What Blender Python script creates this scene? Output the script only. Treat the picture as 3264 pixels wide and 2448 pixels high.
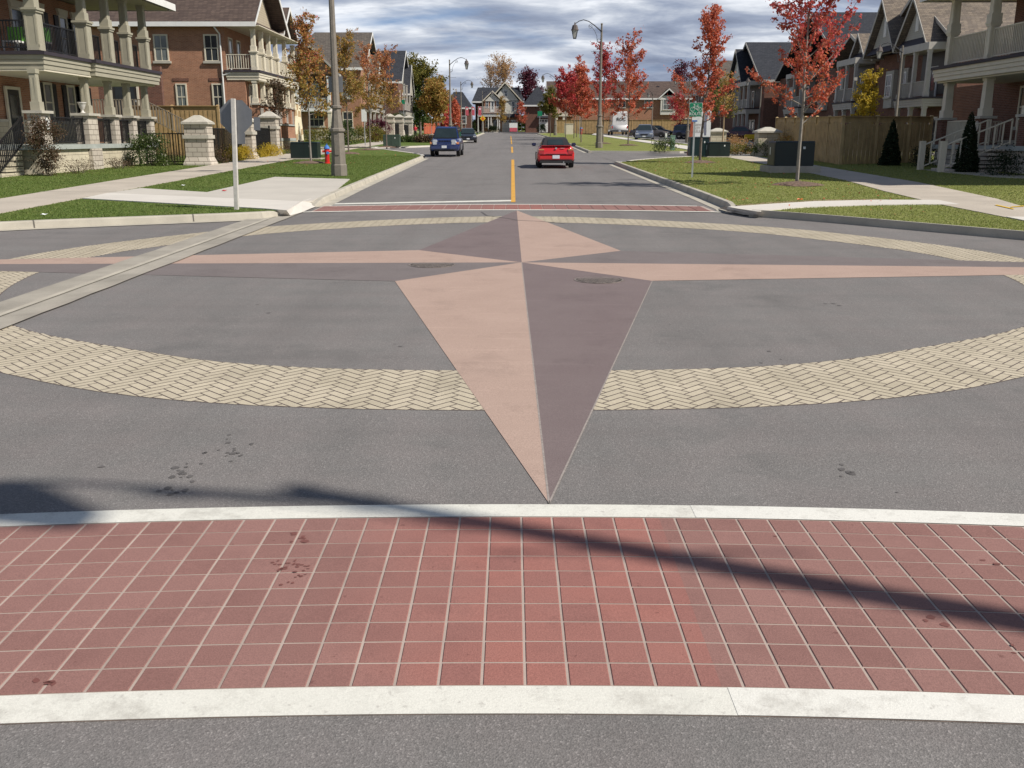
import bpy, bmesh, math, random
import numpy as np
from mathutils import Vector, Matrix
R = math.radians
for o in list(bpy.data.objects): bpy.data.objects.remove(o)
SC = bpy.context.scene
C = SC.collection
# ------------------------------------------------ camera, sky, sun, exposure
FPX, CAMZ, YH = 3000.0, 2.0, 438.0
PITCH = math.atan((1224-YH)/FPX)
SL = 0.01414                        # the street climbs gently away from the viewer
cam = bpy.data.cameras.new('camera'); co = bpy.data.objects.new('camera', cam); C.objects.link(co)
co.location = (0, 0, CAMZ); co.rotation_euler = (math.pi/2-PITCH, 0, 0)
cam.sensor_width = 36; cam.lens = 36*FPX/3264; cam.clip_end = 6000; cam.clip_start = 0.05
SC.camera = co
SUNV = Vector((0.90, -0.40, 0.97)).normalized()
sl = bpy.data.lights.new('sun', 'SUN'); so = bpy.data.objects.new('sun', sl); C.objects.link(so)
sl.energy = 4.5; sl.angle = R(0.8); sl.color = (1.0, 0.93, 0.83)
so.location = (30, -20, 40)
so.rotation_euler = SUNV.to_track_quat('Z', 'Y').to_euler()
SC.view_settings.view_transform = 'Standard'; SC.view_settings.look = 'None'
SC.view_settings.exposure = 0.30; SC.view_settings.gamma = 1
W = bpy.data.worlds.new('World'); SC.world = W; W.use_nodes = True
nt = W.node_tree; nt.nodes.clear()
def N(t, typ, **k):
    n = t.nodes.new(typ)
    for a, v in k.items():
        if a.startswith('i_'):
            key = a[2:]; n.inputs[int(key) if key.isdigit() else key.replace('_', ' ')].default_value = v
        else: setattr(n, a, v)
    return n
def math_n(t, op, a, b=None, clamp=False):
    n = t.nodes.new('ShaderNodeMath'); n.operation = op; n.use_clamp = clamp
    for i, v in enumerate((a, b)):
        if v is None: continue
        if isinstance(v, (int, float)): n.inputs[i].default_value = v
        else: t.links.new(v, n.inputs[i])
    return n.outputs[0]
def ramp(t, fac, stops, interp='LINEAR'):
    r = t.nodes.new('ShaderNodeValToRGB'); r.color_ramp.interpolation = interp
    e = r.color_ramp.elements
    while len(e) < len(stops): e.new(0.5)
    for i, (p, c) in enumerate(stops):
        e[i].position = p; e[i].color = (c, c, c, 1) if isinstance(c, (int, float)) else (*c[:3], 1)
    t.links.new(fac, r.inputs[0]); return r.outputs[0]
def mixc(t, fac, a, b, mode='MIX'):
    m = t.nodes.new('ShaderNodeMix'); m.data_type = 'RGBA'; m.blend_type = mode
    for s, v in ((m.inputs[0], fac), (m.inputs[6], a), (m.inputs[7], b)):
        if isinstance(v, (int, float)): s.default_value = v
        elif isinstance(v, tuple): s.default_value = (*v[:3], 1)
        else: t.links.new(v, s)
    return m.outputs[2]
sky = N(nt, 'ShaderNodeTexSky', sky_type='NISHITA', sun_disc=False)
sky.sun_elevation = math.asin(SUNV.z); sky.sun_rotation = math.atan2(SUNV.x, SUNV.y)
sky.altitude = 200; sky.ozone_density = 1.6
tc = N(nt, 'ShaderNodeTexCoord'); sp = N(nt, 'ShaderNodeSeparateXYZ'); nt.links.new(tc.outputs['Generated'], sp.inputs[0])
zc = math_n(nt, 'ADD', math_n(nt, 'MAXIMUM', sp.outputs[2], 0.0), 0.24)
cb = N(nt, 'ShaderNodeCombineXYZ')
nt.links.new(math_n(nt, 'DIVIDE', sp.outputs[0], zc), cb.inputs[0]); nt.links.new(math_n(nt, 'DIVIDE', sp.outputs[1], zc), cb.inputs[1])
mp = N(nt, 'ShaderNodeMapping'); mp.inputs['Location'].default_value = (2.3, 5.1, 0); mp.inputs['Scale'].default_value = (1.15, 2.1, 1)
nt.links.new(cb.outputs[0], mp.inputs[0])
n1 = N(nt, 'ShaderNodeTexNoise', i_Scale=0.9, i_Detail=6.0, i_Roughness=0.52, i_Distortion=0.3); nt.links.new(mp.outputs[0], n1.inputs[0])
n2 = N(nt, 'ShaderNodeTexNoise', i_Scale=1.9, i_Detail=9.0, i_Roughness=0.56, i_Distortion=0.25); nt.links.new(mp.outputs[0], n2.inputs[0])
cov = ramp(nt, n1.outputs[0], [(0.30, 0.0), (0.42, 1.0)])
shade = ramp(nt, n2.outputs[0], [(0.36, (2.1, 2.5, 3.5)), (0.46, (3.2, 3.7, 4.8)), (0.54, (5.0, 5.45, 6.3)), (0.63, (8.3, 8.6, 9.1))])
blue = mixc(nt, 0.75, sky.outputs[0], (1.35, 2.5, 4.9))
cov = math_n(nt, 'MULTIPLY', cov, ramp(nt, sp.outputs[2], [(0.24, 1.0), (0.5, 0.35)]))
fin = mixc(nt, cov, blue, shade)
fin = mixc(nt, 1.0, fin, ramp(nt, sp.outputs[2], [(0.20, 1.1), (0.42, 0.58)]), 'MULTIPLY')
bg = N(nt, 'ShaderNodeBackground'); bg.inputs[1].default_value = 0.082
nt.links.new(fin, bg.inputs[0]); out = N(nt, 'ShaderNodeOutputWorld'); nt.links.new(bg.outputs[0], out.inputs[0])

# ------------------------------------------------ measuring the place
cP, sP = math.cos(PITCH), math.sin(PITCH)
def G(x, y, z=0.0):
    """where a sight line of the survey photograph meets the street surface"""
    a = (x-1632)/FPX; b = -(y-1224)/FPX
    r = (a, cP+b*sP, -sP+b*cP); t = (z-CAMZ)/(r[2]-SL*r[1])
    return (r[0]*t, r[1]*t)
def gz(Y): return SL*min(Y, 260.0)
# ------------------------------------------------ materials
MATS = {}
def newmat(name):
    m = bpy.data.materials.new(name); m.use_nodes = True; MATS[name] = m
    t = m.node_tree; b = t.nodes['Principled BSDF']; return m, t, b
def objco(t):
    return t.nodes.new('ShaderNodeTexCoord').outputs['Object']
def noise(t, vec, scale, detail=4.0, rough=0.55):
    n = N(t, 'ShaderNodeTexNoise', i_Scale=scale, i_Detail=detail, i_Roughness=rough); t.links.new(vec, n.inputs[0]); return n.outputs[0]
def bump(t, b, h, strength=0.3, dist=0.01):
    n = N(t, 'ShaderNodeBump', i_Strength=strength, i_Distance=dist); t.links.new(h, n.inputs['Height']); t.links.new(n.outputs[0], b.inputs['Normal'])
def pm(name, col, rough=0.75, var=0.12, scale=3.0, metal=0.0, fine=40.0, bmp=0.0, spec=0.5, coat=0.0):
    m, t, b = newmat(name); v = objco(t)
    n = noise(t, v, scale); f = noise(t, v, fine, 2.0)
    lo = tuple(c*(1-var) for c in col); hi = tuple(min(1, c*(1+var)) for c in col)
    c1 = mixc(t, ramp(t, n, [(0.3, 0.0), (0.7, 1.0)]), lo, hi)
    c2 = mixc(t, ramp(t, f, [(0.35, 0.0), (0.65, 1.0)]), tuple(c*(1-var*.6) for c in (1, 1, 1)), (1.0, 1.0, 1.0))
    t.links.new(mixc(t, 1.0, c1, c2, 'MULTIPLY'), b.inputs['Base Color'])
    b.inputs['Roughness'].default_value = rough; b.inputs['Metallic'].default_value = metal
    b.inputs['Specular IOR Level'].default_value = spec; b.inputs['Coat Weight'].default_value = coat
    if bmp: bump(t, b, f, bmp, 0.01)
    return m
def wallco(t, su=1.0, sv=1.0):
    s = N(t, 'ShaderNodeSeparateXYZ'); t.links.new(objco(t), s.inputs[0])
    c = N(t, 'ShaderNodeCombineXYZ')
    t.links.new(math_n(t, 'MULTIPLY', math_n(t, 'ADD', s.outputs[0], s.outputs[1]), su), c.inputs[0])
    t.links.new(math_n(t, 'MULTIPLY', s.outputs[2], sv), c.inputs[1])
    return c.outputs[0], s
def brickmat(name, c1, c2, mort, bw=0.23, bh=0.075, ms=0.012, sq=0.5, bmp=0.5, blot=0.22, bias=0.0):
    m, t, b = newmat(name); v, s = wallco(t)
    br = N(t, 'ShaderNodeTexBrick', offset=sq); br.inputs['Scale'].default_value = 1.0
    br.inputs['Brick Width'].default_value = bw; br.inputs['Row Height'].default_value = bh; br.inputs['Mortar Size'].default_value = ms
    br.inputs['Mortar Smooth'].default_value = 0.3; br.inputs['Bias'].default_value = bias
    for k, c in (('Color1', c1), ('Color2', c2), ('Mortar', mort)): br.inputs[k].default_value = (*c, 1)
    t.links.new(v, br.inputs['Vector'])
    n = noise(t, objco(t), 0.9, 5.0, 0.65)
    k = mixc(t, ramp(t, n, [(0.3, 0.0), (0.7, 1.0)]), tuple([1-blot]*3), (1.0, 1.0, 1.0))
    t.links.new(mixc(t, 1.0, br.outputs['Color'], k, 'MULTIPLY'), b.inputs['Base Color'])
    b.inputs['Roughness'].default_value = 0.9; b.inputs['Specular IOR Level'].default_value = 0.25
    inv = math_n(t, 'SUBTRACT', 1.0, br.outputs['Fac']); bump(t, b, inv, bmp, 0.01)
    return m
def sidingmat(name, col, step=0.16):
    m, t, b = newmat(name); v, s = wallco(t)
    fr = math_n(t, 'FRACT', math_n(t, 'DIVIDE', s.outputs[2], step))
    n = noise(t, objco(t), 2.0)
    k = mixc(t, n, tuple(c*.9 for c in col), tuple(min(1, c*1.08) for c in col))
    g = ramp(t, fr, [(0.0, 0.55), (0.10, 1.0), (1.0, 1.0)])
    t.links.new(mixc(t, 1.0, k, g, 'MULTIPLY'), b.inputs['Base Color']); b.inputs['Roughness'].default_value = 0.7
    bump(t, b, math_n(t, 'SUBTRACT', 1.0, fr), 0.6, 0.02); return m
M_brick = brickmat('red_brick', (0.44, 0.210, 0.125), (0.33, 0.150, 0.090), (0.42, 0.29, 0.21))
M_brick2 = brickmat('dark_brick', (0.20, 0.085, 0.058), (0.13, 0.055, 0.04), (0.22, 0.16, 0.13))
M_block = brickmat('stone_block', (0.56, 0.51, 0.44), (0.48, 0.43, 0.37), (0.20, 0.17, 0.14), 0.42, 0.21, 0.012, bmp=0.9, blot=0.15)
M_lime = brickmat('cream_block', (0.64, 0.58, 0.45), (0.57, 0.51, 0.39), (0.25, 0.22, 0.17), 0.6, 0.22, 0.008, bmp=0.6, blot=0.25)
def shingle(name, c1, c2, gap):
    m = brickmat(name, c1, c2, gap, 0.30, 0.115, 0.010, 0.5, 0.7, 0.16); MATS[name] = m; return m
M_shB = shingle('brown_shingle', (0.13, 0.095, 0.080), (0.085, 0.062, 0.055), (0.04, 0.03, 0.028))
M_shG = shingle('grey_shingle', (0.155, 0.135, 0.115), (0.105, 0.092, 0.082), (0.05, 0.045, 0.04))
M_shD = shingle('charcoal_shingle', (0.050, 0.054, 0.066), (0.032, 0.036, 0.046), (0.015, 0.016, 0.020))
M_shT = shingle('tan_shingle', (0.26, 0.215, 0.17), (0.16, 0.135, 0.115), (0.08, 0.065, 0.055))
M_sid = sidingmat('khaki_siding', (0.40, 0.35, 0.26)); M_sidg = sidingmat('grey_siding', (0.40, 0.385, 0.34)); M_sidw = sidingmat('cream_siding', (0.60, 0.59, 0.53))
M_trim = pm('khaki_trim', (0.36, 0.34, 0.265), 0.6, 0.06); M_trimc = pm('cream_trim', (0.66, 0.61, 0.49), 0.6, 0.06); M_trimg = pm('grey_trim', (0.44, 0.42, 0.385), 0.6, 0.06)
M_white = pm('white_paint', (0.74, 0.74, 0.72), 0.5, 0.05); M_black = pm('black_metal', (0.012, 0.012, 0.014), 0.45, 0.1, spec=0.4)
M_flash = pm('dark_flashing', (0.035, 0.028, 0.038), 0.7, 0.1)
M_cap = pm('cast_stone', (0.47, 0.445, 0.385), 0.85, 0.12, 4.0, bmp=0.4); M_slab = pm('bluestone_slab', (0.36, 0.39, 0.37), 0.85, 0.15, 1.5, bmp=0.3)
M_conc = pm('sidewalk_concrete', (0.46, 0.41, 0.345), 0.9, 0.10, 0.8, fine=90, bmp=0.3)
M_concn = pm('new_concrete', (0.60, 0.57, 0.52), 0.9, 0.06, 0.8, fine=90, bmp=0.3)
M_conck = pm('kerb_concrete', (0.43, 0.40, 0.335), 0.9, 0.14, 2.0, fine=70, bmp=0.4)
M_concg = pm('gutter_concrete', (0.33, 0.305, 0.26), 0.9, 0.20, 1.6, fine=80, bmp=0.4)
M_pole = pm('lamp_concrete', (0.20, 0.178, 0.15), 0.8, 0.12, 6.0, fine=120, bmp=0.4)
M_bark = pm('bark', (0.17, 0.14, 0.12), 0.9, 0.25, 8.0, bmp=0.5); M_barkg = pm('grey_bark', (0.26, 0.235, 0.21), 0.9, 0.2, 8.0)
M_wood = pm('cedar_board', (0.42, 0.285, 0.135), 0.8, 0.2, 2.0, fine=25); M_woodo = pm('weathered_board', (0.46, 0.335, 0.17), 0.8, 0.2, 2.0, fine=25)
M_deck = pm('grey_deck_wood', (0.26, 0.215, 0.165), 0.8, 0.2, 3.0); M_stake = pm('stake_wood', (0.45, 0.33, 0.19), 0.8, 0.1)
M_green = pm('transformer_green', (0.006, 0.017, 0.015), 0.42, 0.12, 2.0); M_greenl = pm('cabinet_green', (0.045, 0.075, 0.055), 0.5, 0.1, 2.0)
M_greenp = pm('pedestal_green', (0.23, 0.37, 0.29), 0.6, 0.08); M_signg = pm('sign_green', (0.0, 0.20, 0.10), 0.45, 0.03); M_signw = pm('sign_white', (0.75, 0.78, 0.76), 0.45, 0.03)
M_alu = pm('sign_aluminium', (0.20, 0.21, 0.225), 0.5, 0.1, metal=0.4); M_galv = pm('galvanised_steel', (0.40, 0.43, 0.44), 0.5, 0.12, metal=0.3)
M_postw = pm('white_wood_post', (0.58, 0.56, 0.52), 0.8, 0.12, 9.0); M_red = pm('hydrant_red', (0.55, 0.02, 0.015), 0.35, 0.08); M_blue = pm('hydrant_blue', (0.05, 0.17, 0.50), 0.35, 0.1)
M_yel = pm('sign_yellow', (0.78, 0.50, 0.03), 0.5, 0.05); M_rust = pm('sign_rust', (0.40, 0.10, 0.05), 0.7, 0.15); M_banner = pm('banner_red', (0.55, 0.10, 0.14), 0.8, 0.1)
M_steel = pm('manhole_iron', (0.24, 0.20, 0.17), 0.5, 0.4, 14.0, metal=0.2); M_pitd = pm('manhole_recess', (0.045, 0.036, 0.032), 0.9, 0.2)
M_yline = pm('yellow_road_paint', (0.62, 0.33, 0.05), 0.8, 0.12, 3.0)
M_join = pm('paver_joint', (0.40, 0.325, 0.285), 0.9, 0.18, 3.0, fine=180); M_bjoin = pm('brick_joint', (0.10, 0.077, 0.070), 0.9, 0.15, 4.0, fine=160)
def glassmat(name, col, rough=0.08):
    m, t, b = newmat(name); v = objco(t); n = noise(t, v, 1.3, 2.0)
    t.links.new(mixc(t, n, tuple(c*.5 for c in col), tuple(c*1.5 for c in col)), b.inputs['Base Color'])
    b.inputs['Roughness'].default_value = rough; b.inputs['Specular IOR Level'].default_value = 0.8; return m
M_glass = glassmat('window_glass', (0.035, 0.042, 0.048)); M_glassl = glassmat('curtained_glass', (0.16, 0.18, 0.18), 0.15); M_cglass = glassmat('car_glass', (0.02, 0.03, 0.032), 0.04)
M_lampg = glassmat('lamp_glass', (0.40, 0.40, 0.38), 0.3)
M_iron = pm('lamp_iron', (0.030, 0.030, 0.036), 0.5, 0.1); M_ironb = pm('lamp_hood', (0.11, 0.09, 0.085), 0.6, 0.1)
M_shut = pm('shutter_black', (0.02, 0.017, 0.02), 0.6, 0.1); M_shutr = pm('shutter_maroon', (0.06, 0.012, 0.018), 0.6, 0.1); M_door = pm('door_dark', (0.025, 0.022, 0.02), 0.5, 0.1)
M_tyre = pm('tyre_rubber', (0.015, 0.015, 0.016), 0.85, 0.1); M_rim = pm('wheel_rim', (0.45, 0.45, 0.46), 0.35, 0.1, metal=0.8); M_plas = pm('black_plastic', (0.02, 0.02, 0.022), 0.6, 0.1)
M_head = pm('headlight_lens', (0.62, 0.64, 0.66), 0.12, 0.25, 14.0, metal=0.5, coat=1.0); M_tail = pm('tail_lens', (0.50, 0.02, 0.02), 0.15, 0.15, 9, coat=1.0); M_amber = pm('amber_lens', (0.7, 0.30, 0.12), 0.2, 0.1)
M_plate = pm('number_plate', (0.70, 0.73, 0.78), 0.5, 0.08, 30)
def paint(name, col):
    m = pm(name, col, 0.30, 0.04, 2.0, coat=1.0); return m
M_cred = paint('red_car_paint', (0.60, 0.018, 0.022)); M_cblue = paint('blue_car_paint', (0.009, 0.024, 0.115)); M_cblk = paint('dark_car_paint', (0.012, 0.014, 0.022))
M_cgrey = paint('grey_blue_car_paint', (0.10, 0.12, 0.17)); M_cwhite = paint('white_car_paint', (0.72, 0.72, 0.72)); M_soft = pm('soft_top_fabric', (0.018, 0.019, 0.025), 0.9, 0.1)
M_cmar = paint('maroon_car_paint', (0.10, 0.012, 0.015)); M_cnavy = paint('navy_car_paint', (0.02, 0.026, 0.06))
M_skin = pm('skin', (0.52, 0.31, 0.22), 0.6, 0.05); M_shirt = pm('red_shirt', (0.48, 0.015, 0.035), 0.8, 0.1); M_trou = pm('dark_trousers', (0.02, 0.022, 0.028), 0.8, 0.1); M_hair = pm('auburn_hair', (0.30, 0.13, 0.05), 0.7, 0.1)
M_mulch = pm('mulch', (0.17, 0.115, 0.085), 0.95, 0.45, 14.0, fine=60, bmp=0.8); M_vase = pm('white_urn_clay', (0.62, 0.60, 0.57), 0.6, 0.08)
M_cl1 = pm('lime_plastic', (0.16, 0.45, 0.07), 0.4, 0.1); M_gold = pm('yellow_foliage_plastic', (0.7, 0.5, 0.02), 0.6, 0.1)
# asphalt
def asphalt():
    m, t, b = newmat('asphalt'); v = objco(t)
    big = noise(t, v, 0.22, 5.0, 0.6); mid = noise(t, v, 2.2, 5.0, 0.6); fine = noise(t, v, 95.0, 3.0, 0.75)
    mp = N(t, 'ShaderNodeMapping'); mp.inputs['Scale'].default_value = (0.05, 1.1, 1); t.links.new(v, mp.inputs[0]); st = noise(t, mp.outputs[0], 2.2, 4.0)
    base = mixc(t, ramp(t, big, [(0.3, 0.0), (0.7, 1.0)]), (0.160, 0.153, 0.149), (0.187, 0.180, 0.175))
    base = mixc(t, ramp(t, mid, [(0.35, 0.0), (0.7, 1.0)]), base, (0.190, 0.175, 0.170)); base = mixc(t, 1.0, base, ramp(t, st, [(0.3, 0.93), (0.7, 1.05)]), 'MULTIPLY')
    mq = N(t, 'ShaderNodeMapping'); mq.inputs['Scale'].default_value = (0.9, 0.045, 1); t.links.new(v, mq.inputs[0]); sq = noise(t, mq.outputs[0], 1.4, 5.0, 0.6); base = mixc(t, 1.0, base, ramp(t, sq, [(0.3, 0.90), (0.5, 1.0), (0.7, 1.07)]), 'MULTIPLY')
    pt = noise(t, v, 0.55, 6.0, 0.7); base = mixc(t, 1.0, base, ramp(t, pt, [(0.32, 0.86), (0.45, 1.0)]), 'MULTIPLY')
    vo = N(t, 'ShaderNodeTexVoronoi', i_Scale=150.0); t.links.new(v, vo.inputs[0])
    sv = N(t, 'ShaderNodeSeparateXYZ'); t.links.new(vo.outputs['Color'], sv.inputs[0])
    agg = ramp(t, sv.outputs[0], [(0.0, 0.80), (0.45, 0.96), (0.86, 1.03), (0.96, 1.28), (1.0, 1.5)])
    k = mixc(t, 1.0, base, agg, 'MULTIPLY'); k = mixc(t, 1.0, k, ramp(t, fine, [(0.3, 0.78), (0.7, 1.22)]), 'MULTIPLY')
    t.links.new(k, b.inputs['Base Color']); b.inputs['Roughness'].default_value = 0.85; b.inputs['Specular IOR Level'].default_value = 0.35
    h = math_n(t, 'ADD', fine, vo.outputs['Distance']); bump(t, b, h, 0.34, 0.006); return m
M_asph = asphalt()
def coated(name, c1, c2, fs=110.0, grain=0.22, scuff=0.5, isl=0.0):
    m, t, b = newmat(name); v = objco(t)
    mid = noise(t, v, 1.6, 5.0, 0.6); fine = noise(t, v, fs, 3.0, 0.75)
    mp = N(t, 'ShaderNodeMapping'); mp.inputs['Scale'].default_value = (0.35, 3.0, 1); t.links.new(v, mp.inputs[0]); st = noise(t, mp.outputs[0], 3.0, 5.0, 0.7)
    k = mixc(t, ramp(t, mid, [(0.3, 0.0), (0.7, 1.0)]), c1, c2)
    k = mixc(t, math_n(t, 'MULTIPLY', ramp(t, st, [(0.55, 0.0), (0.75, 1.0)]), scuff), k, tuple(min(1, c*1.18) for c in c2))
    k = mixc(t, 1.0, k, ramp(t, fine, [(0.3, 1-grain), (0.7, 1+grain)]), 'MULTIPLY')
    dk = noise(t, v, 1.1, 7.0, 0.72); k = mixc(t, 1.0, k, ramp(t, dk, [(0.30, 0.84), (0.46, 1.0)]), 'MULTIPLY')
    if isl:
        gi = N(t, 'ShaderNodeNewGeometry'); k = mixc(t, 1.0, k, ramp(t, gi.outputs['Random Per Island'], [(0.0, 1-isl), (1.0, 1.04)]), 'MULTIPLY')
    t.links.new(k, b.inputs['Base Color']); b.inputs['Roughness'].default_value = 0.8; b.inputs['Specular IOR Level'].default_value = 0.3
    bump(t, b, fine, 0.4, 0.004); return m
def whitepaint(name, col):
    m = coated(name, tuple(c*.95 for c in col), col, 120.0, 0.10, 0.0); t = m.node_tree; b = t.nodes['Principled BSDF']; l = b.inputs['Base Color'].links[0]; src = l.from_socket; v = objco(t)
    a = ramp(t, noise(t, v, 5.0, 8.0, 0.75), [(0.50, 0.0), (0.68, 0.6)]); k = mixc(t, a, src, (0.36, 0.345, 0.31)); a2 = ramp(t, noise(t, v, 30.0, 5.0, 0.7), [(0.60, 0.0), (0.68, 0.5)]); k = mixc(t, a2, k, (0.30, 0.28, 0.26)); t.links.new(k, b.inputs['Base Color']); return m
M_wline = whitepaint('white_road_paint', (0.66, 0.655, 0.60)); M_wline2 = whitepaint('fresh_white_road_paint', (0.69, 0.685, 0.64))
M_pink = coated('pink_coating', (0.370, 0.268, 0.222), (0.41, 0.300, 0.250)); M_mauve = coated('mauve_coating', (0.160, 0.124, 0.124), (0.182, 0.145, 0.143))
M_beige = coated('beige_coating', (0.43, 0.38, 0.285), (0.52, 0.46, 0.355), 90.0, 0.16, isl=0.07)
def pavermat():
    m, t, b = newmat('red_pavers'); v = objco(t); s = N(t, 'ShaderNodeSeparateXYZ'); t.links.new(v, s.inputs[0])
    g = N(t, 'ShaderNodeNewGeometry'); ri = g.outputs['Random Per Island']
    old = mixc(t, ri, (0.232, 0.121, 0.106), (0.278, 0.152, 0.134)); new = mixc(t, ri, (0.268, 0.122, 0.106), (0.325, 0.138, 0.114))
    w = noise(t, v, 2.2, 3.0); xs = math_n(t, 'ADD', s.outputs[0], math_n(t, 'MULTIPLY', math_n(t, 'SUBTRACT', w, 0.5), 0.35))
    f = math_n(t, 'MULTIPLY', ramp(t, math_n(t, 'ADD', xs, 0.9), [(0.0, 0.0), (0.75, 1.0), (1.0, 1.0)]), math_n(t, 'LESS_THAN', s.outputs[0], 0.77))
    f2 = ramp(t, noise(t, v, 1.5, 4.0), [(0.3, 0.6), (0.6, 1.0)])
    k = mixc(t, math_n(t, 'MULTIPLY', f, f2), old, new)
    d = noise(t, v, 3.5, 6.0, 0.65); k = mixc(t, ramp(t, d, [(0.3, 0.22), (0.5, 0.0), (0.72, 0.0)]), k, (0.13, 0.06, 0.055))
    fine = noise(t, v, 150.0, 3.0, 0.75); k = mixc(t, 1.0, k, ramp(t, fine, [(0.3, 0.78), (0.7, 1.22)]), 'MULTIPLY')
    spk = noise(t, v, 17.0, 3.0, 0.6); k = mixc(t, ramp(t, spk, [(0.69, 0.0), (0.73, 0.45)]), k, (0.09, 0.03, 0.028))
    t.links.new(k, b.inputs['Base Color']); b.inputs['Roughness'].default_value = 0.8; b.inputs['Specular IOR Level'].default_value = 0.3
    bump(t, b, fine, 0.5, 0.004); return m
M_pav = pavermat()
def lawnmat(name, a, bb, c, sc=0.5):
    m, t, b = newmat(name); v = objco(t)
    n1_ = noise(t, v, sc, 5.0, 0.6); n2_ = noise(t, v, 14.0, 4.0, 0.7); n3 = noise(t, v, 1.6, 5.0, 0.65)
    k = mixc(t, ramp(t, n1_, [(0.35, 0.0), (0.65, 1.0)]), a, bb); k = mixc(t, ramp(t, n3, [(0.52, 0.0), (0.75, 0.6)]), k, c)
    k = mixc(t, 1.0, k, ramp(t, n2_, [(0.3, 0.55), (0.7, 1.35)]), 'MULTIPLY')
    t.links.new(k, b.inputs['Base Color']); b.inputs['Roughness'].default_value = 0.95; b.inputs['Specular IOR Level'].default_value = 0.15
    bump(t, b, n2_, 1.0, 0.05); return m
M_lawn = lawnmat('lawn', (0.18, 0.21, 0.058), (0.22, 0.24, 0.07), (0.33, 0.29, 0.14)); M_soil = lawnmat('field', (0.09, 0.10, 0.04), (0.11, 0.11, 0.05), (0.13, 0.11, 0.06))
def leafmat(name, stops, rough=0.6):
    m, t, b = newmat(name); g = N(t, 'ShaderNodeNewGeometry')
    n = len(stops); k = ramp(t, g.outputs['Random Per Island'], [((i+0.0)/max(1, n-1), c) for i, c in enumerate(stops)])
    big = noise(t, objco(t), 0.9, 3.0); k = mixc(t, ramp(t, big, [(0.35, 0.0), (0.65, 0.45)]), k, stops[0])
    t.links.new(k, b.inputs['Base Color']); b.inputs['Roughness'].default_value = rough; b.inputs['Specular IOR Level'].default_value = 0.35
    tr = N(t, 'ShaderNodeBsdfTranslucent'); t.links.new(k, tr.inputs[0]); mx = N(t, 'ShaderNodeMixShader'); mx.inputs[0].default_value = 0.42
    t.links.new(b.outputs[0], mx.inputs[1]); t.links.new(tr.outputs[0], mx.inputs[2])
    o = [x for x in t.nodes if x.type == 'OUTPUT_MATERIAL'][0]; t.links.new(mx.outputs[0], o.inputs[0]); return m
L_red = leafmat('red_leaves', [(0.62, 0.09, 0.095), (0.46, 0.055, 0.06), (0.74, 0.19, 0.17), (0.56, 0.17, 0.09), (0.36, 0.11, 0.06)])
L_orange = leafmat('orange_leaves', [(0.62, 0.16, 0.09), (0.50, 0.10, 0.07), (0.74, 0.27, 0.16), (0.54, 0.14, 0.08), (0.42, 0.20, 0.07)])
L_rust = leafmat('rust_leaves', [(0.56, 0.21, 0.11), (0.46, 0.24, 0.09), (0.38, 0.25, 0.08), (0.62, 0.17, 0.10)])
L_crim = leafmat('crimson_leaves', [(0.54, 0.055, 0.08), (0.42, 0.045, 0.065), (0.62, 0.11, 0.09), (0.48, 0.14, 0.07)])
L_olive = leafmat('olive_leaves', [(0.38, 0.27, 0.06), (0.30, 0.25, 0.06), (0.48, 0.25, 0.08), (0.23, 0.21, 0.055), (0.58, 0.20, 0.09)])
L_mixed = leafmat('mixed_leaves', [(0.44, 0.22, 0.07), (0.28, 0.25, 0.06), (0.56, 0.20, 0.09), (0.32, 0.27, 0.07), (0.50, 0.24, 0.09), (0.66, 0.09, 0.12)])
L_green = leafmat('green_leaves', [(0.055, 0.095, 0.02), (0.08, 0.12, 0.03), (0.035, 0.065, 0.018), (0.11, 0.12, 0.03)])
L_ygreen = leafmat('yellow_green_leaves', [(0.19, 0.17, 0.03), (0.12, 0.14, 0.03), (0.26, 0.20, 0.04), (0.07, 0.09, 0.025)])
L_yellow = leafmat('yellow_leaves', [(0.52, 0.37, 0.03), (0.40, 0.28, 0.03), (0.60, 0.45, 0.05), (0.30, 0.25, 0.04)])
L_purple = leafmat('purple_leaves', [(0.13, 0.025, 0.05), (0.08, 0.018, 0.035), (0.20, 0.04, 0.065)])
L_dark = leafmat('dark_evergreen_leaves', [(0.020, 0.035, 0.014), (0.03, 0.05, 0.018), (0.012, 0.022, 0.01)])
L_brown = leafmat('brown_stems', [(0.13, 0.085, 0.055), (0.09, 0.07, 0.035), (0.16, 0.08, 0.05), (0.07, 0.08, 0.03)])
L_pale = leafmat('pale_orange_leaves', [(0.50, 0.30, 0.12), (0.42, 0.25, 0.12), (0.55, 0.36, 0.18)])
L_rose = leafmat('rose_petals', [(0.75, 0.72, 0.60), (0.70, 0.66, 0.5)])
L_grassg = leafmat('green_blades_sun_tone', [(0.15, 0.22, 0.048), (0.19, 0.25, 0.06), (0.12, 0.18, 0.04), (0.26, 0.27, 0.09)])  # left-side blades: effect of sun and view direction put into a darker green
L_grass = leafmat('grass_blades', [(0.26, 0.305, 0.08), (0.31, 0.33, 0.10), (0.22, 0.26, 0.07), (0.40, 0.37, 0.17)])
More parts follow.
